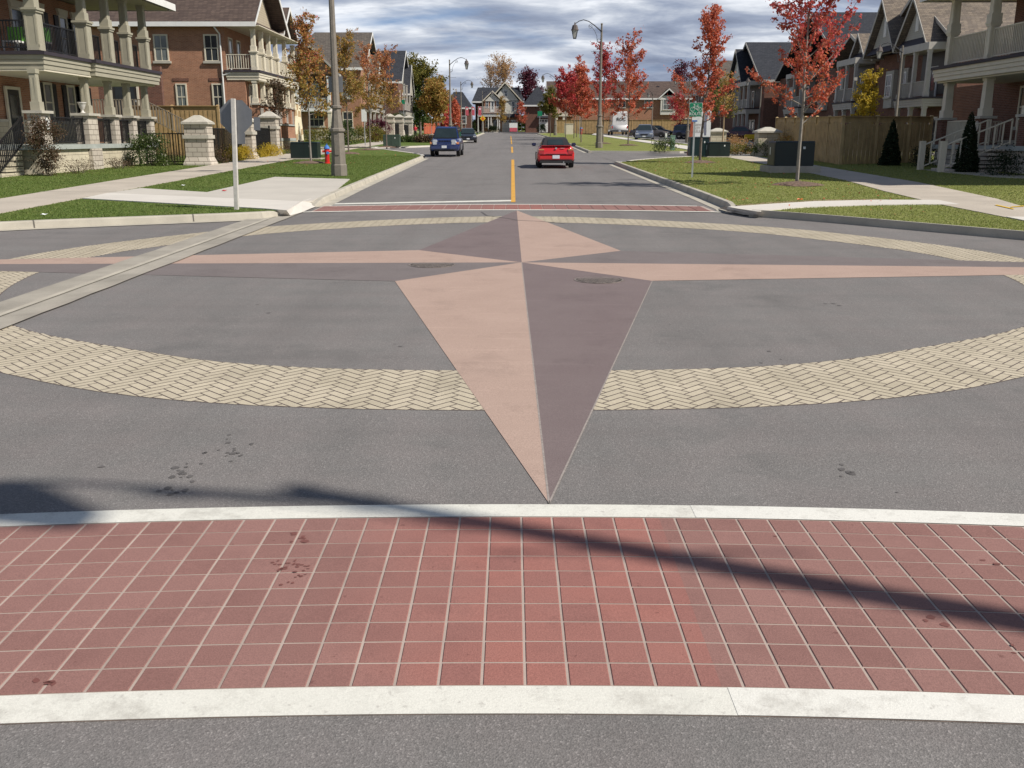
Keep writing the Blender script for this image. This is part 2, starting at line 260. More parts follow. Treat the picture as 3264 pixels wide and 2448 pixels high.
# ------------------------------------------------ object helpers
class MB:
    def __init__(s): s.v = []; s.f = []; s.mi = []; s.M = None; s.cm = 0
    def add(s, vs, fs):
        n = len(s.v)
        if s.M is not None: vs = [tuple(s.M @ Vector(p)) for p in vs]
        s.v += [tuple(p) for p in vs]; s.f += [tuple(i+n for i in f) for f in fs]; s.mi += [s.cm]*len(fs); return s
    def box(s, x0, x1, y0, y1, z0, z1):
        return s.add([(x0, y0, z0), (x1, y0, z0), (x1, y1, z0), (x0, y1, z0), (x0, y0, z1), (x1, y0, z1), (x1, y1, z1), (x0, y1, z1)],
                     [(0, 3, 2, 1), (4, 5, 6, 7), (0, 1, 5, 4), (1, 2, 6, 5), (2, 3, 7, 6), (3, 0, 4, 7)])
    def cbox(s, cx, cy, w, d, z0, z1, top=None):
        if top is None: return s.box(cx-w/2, cx+w/2, cy-d/2, cy+d/2, z0, z1)
        a, b = w/2, d/2; c, e = top[0]/2, top[1]/2
        return s.add([(cx-a, cy-b, z0), (cx+a, cy-b, z0), (cx+a, cy+b, z0), (cx-a, cy+b, z0), (cx-c, cy-e, z1), (cx+c, cy-e, z1), (cx+c, cy+e, z1), (cx-c, cy+e, z1)],
                     [(0, 3, 2, 1), (4, 5, 6, 7), (0, 1, 5, 4), (1, 2, 6, 5), (2, 3, 7, 6), (3, 0, 4, 7)])
    def prism(s, pts, a, b, axis='z'):
        """extrude a 2D polygon between a and b along axis; pts=(u,v) with z:(x,y) x:(y,z) y:(x,z)"""
        n = len(pts)
        g = {'z': lambda p, t: (p[0], p[1], t), 'x': lambda p, t: (t, p[0], p[1]), 'y': lambda p, t: (p[0], t, p[1])}[axis]
        vs = [g(p, a) for p in pts]+[g(p, b) for p in pts]
        return s.add(vs, [tuple(range(n-1, -1, -1)), tuple(range(n, 2*n))]+[(i, (i+1) % n, n+(i+1) % n, n+i) for i in range(n)])
    def lathe(s, prof, cx=0, cy=0, seg=12, z0=0.0, ph=0.0):
        vs = []; n = len(prof)
        for r, z in prof:
            for k in range(seg):
                a = ph+2*math.pi*k/seg; vs.append((cx+r*math.cos(a), cy+r*math.sin(a), z0+z))
        fs = [(i*seg+k, i*seg+(k+1) % seg, (i+1)*seg+(k+1) % seg, (i+1)*seg+k) for i in range(n-1) for k in range(seg)]
        fs += [tuple(range(seg-1, -1, -1)), tuple(range((n-1)*seg, n*seg))]
        return s.add(vs, fs)
    def tube(s, pts, rad, seg=6):
        pts = [Vector(p) for p in pts]; n = len(pts); rad = rad if isinstance(rad, (list, tuple)) else [rad]*n
        vs = []; up = Vector((0.31, 0.17, 0.93))
        for i, p in enumerate(pts):
            d = (pts[min(i+1, n-1)]-pts[max(i-1, 0)]).normalized(); a = d.cross(up)
            if a.length < 1e-3: a = d.cross(Vector((1, 0, 0)))
            a.normalize(); b = d.cross(a)
            for k in range(seg):
                t = 2*math.pi*k/seg; vs.append(p+(a*math.cos(t)+b*math.sin(t))*rad[i])
        fs = [(i*seg+k, i*seg+(k+1) % seg, (i+1)*seg+(k+1) % seg, (i+1)*seg+k) for i in range(n-1) for k in range(seg)]
        fs += [tuple(range(seg-1, -1, -1)), tuple(range((n-1)*seg, n*seg))]
        return s.add(vs, fs)
    def disc(s, cx, cy, r, z0, z1, seg=24): return s.lathe([(r, z0), (r, z1)], cx, cy, seg)
def clean(name):
    return name
def part(name, mb, m, parent=None, smooth=False, bevel=0.0, label=None):
    me = bpy.data.meshes.new(name); me.from_pydata(mb.v, [], mb.f)
    for x in (m if isinstance(m, (list, tuple)) else [m]): me.materials.append(x)
    if isinstance(m, (list, tuple)): me.polygons.foreach_set('material_index', mb.mi)
    bm = bmesh.new(); bm.from_mesh(me); bmesh.ops.recalc_face_normals(bm, faces=bm.faces)
    if bevel: bmesh.ops.bevel(bm, geom=[e for e in bm.edges if len(e.link_faces) == 2 and e.calc_face_angle(0) > 0.5], offset=bevel, segments=2, affect='EDGES', clamp_overlap=True)
    bm.to_mesh(me); bm.free()
    if smooth: me.polygons.foreach_set('use_smooth', [True]*len(me.polygons))
    me.update(); o = bpy.data.objects.new(name, me); C.objects.link(o); o.parent = parent
    if label: o['label'] = label
    return o
def rawmesh(name, v, f, m, parent=None):
    """numpy verts (n,3) and faces (k,4 or 3)"""
    me = bpy.data.meshes.new(name); v = np.asarray(v, np.float32); f = np.asarray(f, np.int32); k, w = f.shape
    me.vertices.add(len(v)); me.vertices.foreach_set('co', v.ravel()); me.loops.add(k*w); me.loops.foreach_set('vertex_index', f.ravel())
    me.polygons.add(k); me.polygons.foreach_set('loop_start', np.arange(0, k*w, w, dtype=np.int32)); me.polygons.foreach_set('loop_total', np.full(k, w, np.int32))
    me.materials.append(m); me.update(calc_edges=True); me.validate()
    o = bpy.data.objects.new(name, me); C.objects.link(o); o.parent = parent; return o
def tag(o, label, cat, group=None):
    o['label'] = label; o['category'] = cat
    if group: o['group'] = group
    return o
def thing(name, label, cat, loc=(0, 0, 0), rotz=0.0, group=None):
    o = bpy.data.objects.new(name, None); C.objects.link(o); o.location = loc; o.rotation_euler = (0, 0, rotz)
    return tag(o, label, cat, group)
def struct(o, kind='structure'): o['kind'] = kind; return o
def copy_thing(root, loc, rotz, label, group=None, scale=None):
    r = root.copy(); C.objects.link(r); r.location = loc; r.rotation_euler = (0, 0, rotz); r['label'] = label
    if group: r['group'] = group
    if scale: r.scale = (scale,)*3
    for ch in list(root.children):
        c = ch.copy(); C.objects.link(c); c.parent = r
        for g in list(ch.children):
            d = g.copy(); C.objects.link(d); d.parent = c
    return r
def at(X, Y, h=0.13): return (X, Y, gz(Y)+h)
def sheet(name, polys, h, m, thick=0.0, kind='structure'):
    """flat-lying polygons that follow the street's slope"""
    mb = MB()
    for p in polys:
        n = len(p); p = [(q[0], q[1], (q[2] if len(q) > 2 else h)) for q in p]
        if thick:
            vs = [(x, y, gz(y)+e) for x, y, e in p]+[(x, y, gz(y)+e-thick) for x, y, e in p]
            mb.add(vs, [tuple(range(n)), tuple(range(2*n-1, n-1, -1))]+[(i, n+i, n+(i+1) % n, (i+1) % n) for i in range(n)])
        else: mb.add([(x, y, gz(y)+e) for x, y, e in p], [tuple(range(n))])
    o = part(name, mb, m)
    return struct(o, kind)
# ================================================= THE SETTING: ground, road, markings
def gp(pts, z=0.0): return [G(x, y, z) for x, y in pts]
part_ground = MB()
part_ground.add([(-900, -300, -0.35+gz(-300)), (900, -300, -0.35+gz(-300)), (900, 260, gz(260)-0.05), (-900, 260, gz(260)-0.05), (900, 4000, gz(260)-0.05), (-900, 4000, gz(260)-0.05)], [(0, 1, 2, 3), (3, 2, 4, 5)])
struct(part('ground', part_ground, M_soil))
sheet('road', [[(-60, -30), (60, -30), (60, 22), (-60, 22)], [(-5.6, 22), (5.6, 22), (5.6, 200), (9, 206), (40, 206), (40, 216), (-40, 216), (-40, 208), (-9, 208), (-5.6, 203)]], 0.0, M_asph)
def ringf(tab):
    def f(ang):
        a = abs(math.degrees(math.atan2(math.sin(ang), math.cos(ang))))
        for (a0, r0), (a1, r1) in zip(tab, tab[1:]):
            if a0 <= a <= a1:
                t = (a-a0)/(a1-a0); t = t*t*(3-2*t); return r0+(r1-r0)*t
        return tab[-1][1]
    return f
RC = (0.08, 13.8)
rin = ringf([(0, 6.13), (30, 6.42), (55, 6.78), (90, 6.68), (125, 6.15), (150, 5.98), (180, 6.12)])
rout = ringf([(0, 7.28), (30, 7.55), (60, 7.85), (90, 7.80), (125, 7.3), (150, 7.15), (180, 7.42)])
def star_side(p, a, b): return (b[0]-a[0])*(p[1]-a[1])-(b[1]-a[1])*(p[0]-a[0])
ctr = G(1663, 837); tN = G(1647, 671); tS = G(1750, 1606); tW = (-11.0, 13.75); tE = (11.2, 13.25)
NWp, NEp, SWp, SEp = G(1335, 798), G(1979, 800), G(1259, 897), G(2079, 896)
star = [tN, NEp, tE, SEp, tS, SWp, tW, NWp]
def in_star(p):
    for a, b, c in ((tN, NWp, ctr), (tN, ctr, NEp), (tE, NEp, ctr), (tE, ctr, SEp), (tS, SEp, ctr), (tS, ctr, SWp), (tW, SWp, ctr), (tW, ctr, NWp)):
        s1, s2, s3 = star_side(p, a, b), star_side(p, b, c), star_side(p, c, a)
        if (s1 >= 0 and s2 >= 0 and s3 >= 0) or (s1 <= 0 and s2 <= 0 and s3 <= 0): return True
    return False
# compass rose
def slope(pts, h): return [(x, y, gz(y)+h) for x, y in pts]
mb = MB()
for tri in ((tN, ctr, NEp), (tE, ctr, SEp), (tS, SWp, ctr), (tW, NWp, ctr)): mb.add(slope(tri, 0.0038), [(0, 1, 2)])
struct(part('compass_rose_light_points', mb, M_pink))
mb = MB()
for tri in ((tN, NWp, ctr), (tS, ctr, SEp)): mb.add(slope(tri, 0.0034), [(0, 1, 2)])
struct(part('compass_rose_dark_points', mb, M_mauve)); mb = MB()
for tri in ((tE, NEp, ctr), (tW, ctr, SWp)): mb.add(slope(tri, 0.0034), [(0, 1, 2)])
struct(part('compass_rose_dark_arms', mb, coated('worn_mauve_coating', (0.158, 0.136, 0.134), (0.180, 0.158, 0.155))))
# ring of stamped herringbone bricks
mb = MB(); NSEG = 180
for i in range(NSEG):
    a0, a1 = 2*math.pi*i/NSEG, 2*math.pi*(i+1)/NSEG
    q = []
    for a, f in ((a0, rin), (a0, rout), (a1, rout), (a1, rin)): q.append((RC[0]+f(a)*math.sin(a), RC[1]-f(a)*math.cos(a)))
    mb.add(slope(q, 0.0012), [(0, 1, 2, 3)])
struct(part('ring_joint_base', mb, M_bjoin))
def clip(poly, nx, ny, d):
    o = []
    for i in range(len(poly)):
        p, q = poly[i], poly[(i+1) % len(poly)]; sp_, sq_ = nx*p[0]+ny*p[1]-d, nx*q[0]+ny*q[1]-d
        if sp_ <= 0: o.append(p)
        if (sp_ < 0 < sq_) or (sq_ < 0 < sp_):
            t = sp_/(sp_-sq_); o.append((p[0]+(q[0]-p[0])*t, p[1]+(q[1]-p[1])*t))
    return o
mb = MB(); BW, BL, JT = 0.083, 0.228, 0.0125; c45 = math.sqrt(.5); rng = random.Random(4)
def ringbrick(x0, x1, y0, y1):
    P_ = [(x0+JT/2, y0+JT/2), (x1-JT/2, y0+JT/2), (x1-JT/2, y1-JT/2), (x0+JT/2, y1-JT/2)]
    P_ = [((x-y)*c45+RC[0], (x+y)*c45+RC[1]) for x, y in P_]
    cx, cy = sum(p[0] for p in P_)/4-RC[0], sum(p[1] for p in P_)/4-RC[1]; r = math.hypot(cx, cy)
    if r < 5.6 or r > 8.2: return
    a = math.atan2(cx, -cy); ri, ro = rin(a)+0.01, rout(a)-0.01
    if r < ri-.15 or r > ro+.15: return
    nx, ny = cx/r, cy/r; d0 = nx*RC[0]+ny*RC[1]
    P_ = clip(P_, nx, ny, d0+ro)
    if len(P_) > 2: P_ = clip(P_, -nx, -ny, -(d0+ri))
    if len(P_) < 3: return
    gx = -5.45
    mb.add(slope(P_, 0.0026), [tuple(range(len(P_)))])
K = int(12/BW); Lc = int(9/BL)+1
for j in range(-int(6.5/BL)*2-6, int(6.5/BL)*2+6):
    for k in range(-150, 150):
        bx, by = k*BW-j*BL, k*BW+j*BL
        if abs(bx) > 8.6 or abs(by) > 8.6: continue
        ringbrick(bx, bx+BL, by, by+BW); ringbrick(bx, bx+BW, by+BW, by+BW+BL)
struct(part('ring_of_bricks', mb, M_beige))
# crosswalks: bowed over the crown of the road
def bow(x, c): return -c*x*x
def band(y0, y1, c, x0, x1, h, nm, m, seg=40):
    mb = MB(); xs = [x0+(x1-x0)*i/seg for i in range(seg+1)]
    vs = [(x, y0+bow(x, c), gz(y0)+h) for x in xs]+[(x, y1+bow(x, c), gz(y1)+h) for x in xs]
    mb.add(vs, [(i, i+1, seg+2+i, seg+1+i) for i in range(seg)]); return struct(part(nm, mb, m))
NB = 0.019
band(2.90, 4.78, NB, -5.3, 5.3, 0.002, 'crosswalk_joint_base', M_join)
band(2.90, 3.068, NB, -5.3, 0.80, 0.0052, 'crosswalk_white_edge', M_wline); band(2.90, 3.068, NB, 0.79, 5.3, 0.0066, 'crosswalk_white_edge', M_wline2)
band(4.615, 4.78, NB, -5.3, 0.98, 0.0052, 'crosswalk_white_edge', M_wline); band(4.615, 4.78, NB, 0.965, 5.3, 0.0066, 'crosswalk_white_edge', M_wline2)
def pavers(nm, y0, y1, rows, px, c, x0, x1, j, ph=0.0, h=0.011, skew=0.0):
    mb = MB(); ry = (y1-y0)/rows; n = int((x1-x0)/px); rr = random.Random(8)
    for i in range(n):
        for k in range(rows):
            a, b = x0+i*px+j/2+ph+rr.uniform(-.001, .001), x0+(i+1)*px-j/2+ph; u, v = y0+k*ry+j*.48, y0+(k+1)*ry-j*.48; e = 0.006; sk = skew*(a)
            q = lambda X, Y, z: (X+sk*(Y-y0), Y+bow(X, c), gz(Y)+z)
            vs = [q(a, u, .003), q(b, u, .003), q(b, v, .003), q(a, v, .003), q(a+e*.5, u+e*.5, h), q(b-e*.5, u+e*.5, h), q(b-e*.5, v-e*.5, h), q(a+e*.5, v-e*.5, h)]
            mb.add(vs, [(4, 5, 6, 7), (0, 1, 5, 4), (1, 2, 6, 5), (2, 3, 7, 6), (3, 0, 4, 7)])
    return struct(part(nm, mb, M_pav))
pavers('crosswalk_pavers', 3.072, 4.61, 10, 0.1605, NB, -4.815, 4.9, 0.0105, 0.048, 0.0058)
FB = 0.030
band(22.88, 24.40, FB, -4.7, 4.75, 0.002, 'far_crosswalk_joint_base', M_join)
band(22.72, 22.90, FB, -4.85, 5.05, 0.0052, 'far_crosswalk_white_edge', M_wline); band(24.28, 24.46, FB, -4.55, 4.6, 0.0052, 'far_crosswalk_white_edge', M_wline)
pavers('far_crosswalk_pavers', 22.92, 24.27, 8, 0.30, FB, -4.65, 4.75, 0.014)
mb = MB(); mb.add(slope([(-4.75, 24.25), (-4.75, 24.65), (0.0, 25.80), (0.0, 25.32)], .006), [(0, 3, 2, 1)]); struct(part('stop_line', mb, M_wline))
mb = MB(); yl = [(gp([(1629, 645), (1643, 645)]), gp([(1630, 509), (1639, 509)])), (gp([(1630, 487), (1636, 487)]), gp([(1628.5, 468), (1634.5, 468)])), (gp([(1629, 460), (1633, 460)]), gp([(1627, 434), (1629.5, 434)]))]
for (a, b), (c, d) in yl: mb.add(slope([a, b, d, c], 0.007), [(0, 1, 2, 3)])
struct(part('centre_line', mb, M_yline))
# concrete valley gutter across the mouth of the side street and gutters along the kerbs
mb = MB(); ys = list(np.linspace(-12, 22.3, 60)); prof = [(-5.93, .013), (-5.6, .010), (-5.52, -.0), (-5.44, .010), (-5.12, .013)]
rr = random.Random(2); vs = []
for y in ys:
    for i, (x, z) in enumerate(prof): vs.append((x+0.022*max(0, y-9)+(rr.uniform(-.012, .012) if i in (0, 4) else 0)-0.0, y, gz(y)+z+0.004))
mb.add(vs, [(i*5+k, i*5+k+1, (i+1)*5+k+1, (i+1)*5+k) for i in range(len(ys)-1) for k in range(4)]); struct(part('valley_gutter', mb, M_concg))
sheet('gutter_crease', [[(-5.555+0.022*max(0, y0-9), y0), (-5.475+0.022*max(0, y0-9), y0), (-5.475+0.022*max(0, y1-9), y1), (-5.555+0.022*max(0, y1-9), y1)] for y0, y1 in zip(ys[:-1], ys[1:])], 0.0185, M_conck)
M_tar0 = pm('dark_kerb_joint', (0.12, 0.11, 0.095), 0.9, 0.15, 9)  # dark colour of the thin joints across the kerbs
def kerb(nm, pts, side, h=0.15, w=0.17, pan=0.28, m=None, mpan=None, hs=None):
    """pts run along the foot of the kerb face; side=+1 puts the kerb to the left of travel"""
    n = len(pts); L = []
    for i in range(n):
        a, b = pts[max(i-1, 0)], pts[min(i+1, n-1)]; d = Vector((b[0]-a[0], b[1]-a[1])).normalized(); L.append(Vector((-d.y, d.x))*side)
    mb = MB(); hh = hs or [h]*n; cols = []
    for (x, y), nv, q in zip(pts, L, hh):
        p = Vector((x, y)); A = p; B = p+nv*0.03; B2 = p+nv*0.055; Cc = p+nv*w
        cols.append([(A.x, A.y, gz(y)-.02), (A.x, A.y, gz(y)+.012), (B.x, B.y, gz(y)+q-.025), (B2.x, B2.y, gz(y)+q), (Cc.x, Cc.y, gz(y)+q+.004), (Cc.x, Cc.y, gz(y)-.02)])
    vs = [v for c in cols for v in c]
    mb.add(vs, [(i*6+k, i*6+k+1, (i+1)*6+k+1, (i+1)*6+k) for i in range(n-1) for k in range(5)]+[tuple(range(6)), tuple(range(n*6-1, n*6-7, -1))])
    struct(part(nm, mb, m or M_conck))
    jb = MB(); acc = 0.0
    for i in range(n-1):
        (xa, ya), (xb, yb) = pts[i], pts[i+1]; Ls = math.hypot(xb-xa, yb-ya); d = Vector((xb-xa, yb-ya))/max(Ls, 1e-6); nv = L[i]; e = 3.0-acc
        while e < Ls:
            x, y = xa+d.x*e, ya+d.y*e; q = hh[i]+(hh[i+1]-hh[i])*e/Ls; z = gz(y)
            if y < 75: jb.add([(x+nv.x*a-d.x*.012*k, y+nv.y*a-d.y*.012*k, z+b) for a, b in ((-.003, .014), (.022, q-.02), (.05, q+.004), (w, q+.008)) for k in (-1, 1)], [(0, 1, 3, 2), (2, 3, 5, 4), (4, 5, 7, 6)])
            e += 3.0
        acc = (acc+Ls) % 3.0
    if jb.v: struct(part('kerb_joint', jb, M_tar0))
    if pan:
        mb = MB(); vs = []
        for (x, y), nv in zip(pts, L): vs += [(x, y, gz(y)+.010), (x-nv.x*pan, y-nv.y*pan, gz(y)+.008)]
        mb.add(vs, [(2*i, 2*i+1, 2*i+3, 2*i+2) for i in range(n-1)]); struct(part('gutter_pan', mb, mpan or M_conck))
def ease(pts, k=3):
    for _ in range(k):
        o = [pts[0]]
        for a, b in zip(pts, pts[1:]): o += [(a[0]*.75+b[0]*.25, a[1]*.75+b[1]*.25), (a[0]*.25+b[0]*.75, a[1]*.25+b[1]*.75)]
        o.append(pts[-1]); pts = o
    return pts
kL = [(-4.80, 23.5), (-4.80, 24.0), (-4.83, 24.8), (-4.92, 30), (-5.05, 45), (-5.15, 56.5)]
kerb('kerb', kL, 1, hs=[.05, .11, .145, .15, .15, .15]); kerb('kerb', [(-5.2, 71), (-5.3, 90), (-5.5, 140), (-5.7, 200)], 1)
cL = ease(gp([(-420, 775), (-150, 745), (0, 733), (313, 720), (746, 703), (840, 698)]), 2); cL += [G(880, 692), G(905, 689)]
kerb('kerb', cL, 1, hs=[.15]*(len(cL)-2)+[.13, .05], mpan=M_conck)
kR = [(5.10, 22.45), (5.16, 22.8), (5.17, 23.2), (5.2, 26.6), (5.15, 35), (5.1, 48.3)]; kerb('kerb', kR, -1, hs=[.04, .12]+[.16]*4, mpan=M_conck)
kerb('kerb', [(5.3, 67.5), (5.4, 90), (5.2, 130), (4.6, 180), (6.3, 191), (11, 197)], -1)
cR = ease(gp([(2392, 689), (2440, 691), (2650, 707), (2960, 735), (3264, 762), (3700, 800), (4300, 860)]), 2); kerb('kerb', cR, -1, hs=[.04, .10]+[.15]*(len(cR)-2), pan=.22, mpan=M_conck)
# lawns
lawnL = [(-5.14, 22.75), (-5.1, 30), (-5.22, 45), (-5.32, 57.5), (-5.7, 60.5), (-7.5, 66), (-10.0, 73.5), (-11.9, 76), (-60, 76), (-60, 15), (-22, 15)]+[(x-.02, y+.165) for x, y in cL[:-1]]
lawnR = [(5.33, 22.75), (5.37, 26.6), (5.32, 35), (5.27, 47.6), (5.9, 49.6), (8, 53.5), (11.0, 57.0), (14.5, 58.6), (24, 58.6), (60, 58.6), (60, 12), (15, 12)]+[(x+.02, y+.165) for x, y in reversed(cR)]
M_lawng = lawnmat('green_lawn_sun_tone', (0.085, 0.135, 0.028), (0.12, 0.165, 0.038), (0.20, 0.19, 0.075))  # left lawns: sun-and-view difference put into the base colour as darker green
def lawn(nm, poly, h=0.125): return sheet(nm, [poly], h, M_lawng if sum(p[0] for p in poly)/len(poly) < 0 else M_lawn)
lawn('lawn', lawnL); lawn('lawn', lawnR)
lawn('lawn', [(-5.37, 92), (-5.7, 140), (-5.88, 200), (-9, 208), (-60, 208), (-60, 79), (-12, 79), (-9, 81), (-6.2, 86)], .12)
lawn('lawn', [(5.57, 90), (5.4, 130), (4.8, 180), (6.5, 190), (12, 190), (13.2, 150), (13.2, 80), (12.5, 66.5), (8.5, 67.2), (5.5, 68)], .12)
lawn('lawn', [(14.6, 69.8), (17.8, 69.8), (17.4, 77), (15.2, 77)], .12); lawn('lawn', [(15, 78), (16.2, 80), (16.2, 150), (15, 150)], .12); lawn('lawn', [(24.5, 63), (60, 63), (60, 190), (26.5, 190)], .12)
lawn('lawn', [(-60, 216), (60, 216), (60, 256), (-60, 256)], .12); lawn('lawn', [(7, 191), (60, 186), (60, 204), (11, 204)], .1)
# side streets
sheet('side_street', [[(5.5, 49.5), (5.9, 49.6), (8, 53.5), (11, 57), (14.5, 58.6), (60, 58.6), (60, 63), (24.5, 63), (26.5, 190), (16.4, 190), (16.3, 76), (14.8, 70), (12.5, 66.4), (8.5, 67.2), (5.5, 67.8)]], 0.006, M_asph)
sheet('side_street', [[(-5.5, 57), (-5.7, 60.5), (-7.5, 66), (-10, 73.5), (-11.9, 76), (-60, 76), (-60, 79), (-12, 79), (-9, 81), (-6.2, 86), (-5.5, 91)]], 0.0065, M_asph)
def edge(pts, w=0.22, h=.13):
    n = len(pts); mb = MB(); vs = []
    for i in range(n):
        a, b = pts[max(i-1, 0)], pts[min(i+1, n-1)]; d = Vector((b[0]-a[0], b[1]-a[1])).normalized(); nn = Vector((-d.y, d.x))*w/2
        x, y = pts[i]; vs += [(x+nn.x, y+nn.y, gz(y)+h), (x-nn.x, y-nn.y, gz(y)+h), (x+nn.x, y+nn.y, gz(y)-.01), (x-nn.x, y-nn.y, gz(y)-.01)]
    mb.add(vs, [f for i in range(n-1) for f in ((4*i, 4*i+1, 4*i+5, 4*i+4), (4*i+1, 4*i+3, 4*i+7, 4*i+5), (4*i, 4*i+4, 4*i+6, 4*i+2))]); return struct(part('kerb', mb, M_concn))
edge(ease([(5.3, 48.0), (5.9, 49.7), (8, 53.6), (11, 57.1), (14.5, 58.6), (30, 58.6)], 1), h=.145); edge(ease([(5.4, 68), (8.5, 67.2), (12.5, 66.4), (14.8, 70), (16.3, 76), (16.4, 150)], 1), h=.14)
edge([(-30, 216), (30, 216)], .4, .14); edge([(24.5, 63), (26.5, 190)], h=.14); edge([(24.5, 63), (60, 63)], h=.14)
edge(ease([(-5.3, 57.5), (-5.7, 60.5), (-7.5, 66), (-10, 73.5), (-11.9, 76), (-30, 76)], 1), h=.145); edge(ease([(-30, 79), (-12, 79), (-9, 81), (-6.2, 86), (-5.4, 92)], 1), h=.14)
# pavements
WL0 = [(-10.7, -5), (-11.0, 20.4), (-11.2, 28.6), (-11.6, 45), (-11.85, 62), (-11.9, 75.4)]; WL1 = [(-14.35, 75.4), (-14.25, 62), (-13.9, 45), (-13.5, 33.7), (-13.1, 24.4), (-12.8, 15)]
sheet('pavement', [[p for p in WL0 if p[1] > 18]+[p for p in WL1 if p[1] > 18]+[(-12.95, 19.2)]], 0.140, M_conc, .06)
sheet('pavement', [[(-12.0, 80), (-12.3, 185), (-14.4, 185), (-14.3, 80)]], 0.138, M_conc, .05)
sheet('pavement', [[(10.1, 12), (10.15, 19.2), (10.2, 22.6), (10.6, 27.3), (11.3, 32.6), (12.0, 45), (12.3, 58.2), (14.3, 58.2), (13.95, 45), (13.3, 31.5), (12.4, 24.5), (11.7, 21.5), (11.6, 12)]], 0.140, M_conc, .06)
sheet('pavement', [[(12.9, 70), (13.35, 90), (13.5, 165), (15.5, 184), (17.2, 184), (15.1, 160), (15.0, 90), (15.0, 76), (14.4, 71)]], 0.138, M_concn, .05)
# new concrete: crossing path and pad by the stop sign, crossing path on the right
M_concp = pm('pad_concrete', (0.50, 0.47, 0.42), 0.9, 0.07, 0.8, fine=90, bmp=0.3)
padL = gp([(448, 601), (660, 614), (876, 565), (1115, 572)], .13)+[(-5.10, 28), (-5.0, 24.8), (-4.97, 23.8)]+gp([(960, 644), (343, 617)], .13)
pathL = gp([(343, 617), (960, 644), (945, 655), (914, 673), (890, 671), (845, 667), (263, 634)], .13)
pathR = gp([(2318, 661), (2365, 658), (2450, 652), (2600, 643), (2800, 638.5), (2990, 639), (3060, 653), (2920, 652.5), (2760, 655), (2560, 662), (2440, 672), (2412, 676), (2385, 672), (2350, 667)], .13)
sheet('concrete_pad', [padL], 0.146, M_concp, .05); sheet('concrete_path', [pathL], 0.1505, M_concn, .05); sheet('concrete_path', [pathR], 0.1475, M_concn, .05)
sheet('concrete_path', [[(10.16, 19.6), (11.75, 19.6), (11.65, 17.5), (10.13, 17.5)]], 0.1485, M_concn, .03)
for I_, O_ in (([(886, 671), (914, 673), (945, 655), (962, 644), (990, 634)], [(893, 687), (925, 687), (962, 677), (992, 664), (1025, 652)]), ([(2316, 660), (2350, 667), (2385, 672), (2412, 676), (2430, 677)], [(2290, 664), (2335, 677), (2372, 685), (2400, 689), (2425, 690)])):
    mb = MB(); I2 = gp(I_, .135); O2 = gp(O_, .02)
    mb.add([(x, y, gz(y)+.0225) for x, y in O2]+[(x, y, gz(y)+.151) for x, y in I2], [(i, i+1, i+6, i+5) for i in range(4)]); struct(part('kerb_ramp', mb, M_concn))
mb = MB(); rr = random.Random(3)
sheet('pavement_paint_mark', [gp([(3170, 655), (3178, 654), (3235, 667), (3228, 668)], .14), gp([(3222, 660), (3264, 657), (3264, 659), (3222, 662)], .14)], 0.1535, M_yel)
for (y0, a, b) in [(y, -13.3, -11.0) for y in (27, 31, 35, 39, 43, 47, 51, 55, 59)]:
    sheet('pavement_joint', [[(a-.25*(y0-25)/20, y0), (b-.25*(y0-25)/20, y0), (b-.25*(y0-25)/20, y0+.05), (a-.25*(y0-25)/20, y0+.05)]], 0.1425, M_concg)
for y0 in (15, 18, 25, 29, 33, 37, 41):
    sheet('pavement_joint', [[(10.3+.06*(y0-19), y0), (12.0+.065*(y0-19), y0), (12.0+.065*(y0-19), y0+.04), (10.3+.06*(y0-19), y0+.04)]], 0.1425, M_concg)
# paint over asphalt cracks and skid marks
M_tar = pm('tar_mark', (0.105, 0.098, 0.096), 0.8, 0.2, 9)
def crack(pts, w, h=.0076):
    mb = MB()
    for a, b in zip(pts, pts[1:]):
        d = Vector((b[0]-a[0], b[1]-a[1])).normalized(); nx, ny = -d.y*w/2, d.x*w/2
        mb.add(slope([(a[0]+nx, a[1]+ny), (b[0]+nx, b[1]+ny), (b[0]-nx, b[1]-ny), (a[0]-nx, a[1]-ny)], h), [(0, 1, 2, 3)])
    return struct(part('road_crack', mb, M_tar))
crack(gp([(1535, 676), (1552, 688), (1580, 692), (1620, 697), (1650, 703), (1720, 706), (1800, 713)]), .03); crack(gp([(2000, 571), (2080, 574), (2160, 576)]), .05)
M_seam = pm('pale_seam', (0.30, 0.265, 0.245), 0.9, 0.2, 30)
for a_, b_ in ((SEp, tS), (tS, ctr)): o_ = crack([a_, b_], .012, .0046); o_.data.materials.clear(); o_.data.materials.append(M_seam)
crack(gp([(1560, 475), (1610, 474), (1640, 476)]), .12)
# spots of oil and damp on the road
mb = MB(); rr = random.Random(12)
def blob(cx, cy, rx, ry, h, n=9):
    vs = []
    for k in range(n):
        a = 2*math.pi*k/n; q = rr.uniform(.6, 1.15); vs.append((cx+rx*q*math.cos(a), cy+ry*q*math.sin(a), 0))
    mb.add([(x, y, gz(y)+h) for x, y, _ in vs], [tuple(range(n))])
for sx, sy, n_ in ((700, 1440, 10), (600, 1500, 12), (540, 1570, 7), (760, 1400, 5), (2660, 965, 4), (1280, 1085, 2), (850, 1000, 2), (2450, 1150, 4), (2500, 1240, 3), (2700, 1500, 6), (2760, 1600, 3), (370, 1480, 1), (2140, 1045, 2)):
    for _ in range(n_):
        x, y = G(sx+rr.gauss(0, 32), sy+rr.gauss(0, 16)); s = rr.uniform(.006, .02)*(1+y*.05); blob(x, y, s, s*1.2, .0025)
struct(part('road_spots', mb, M_tar))
M_damp = pm('damp_mark', (0.17, 0.065, 0.055), 0.7, 0.1, 12); mb = MB()
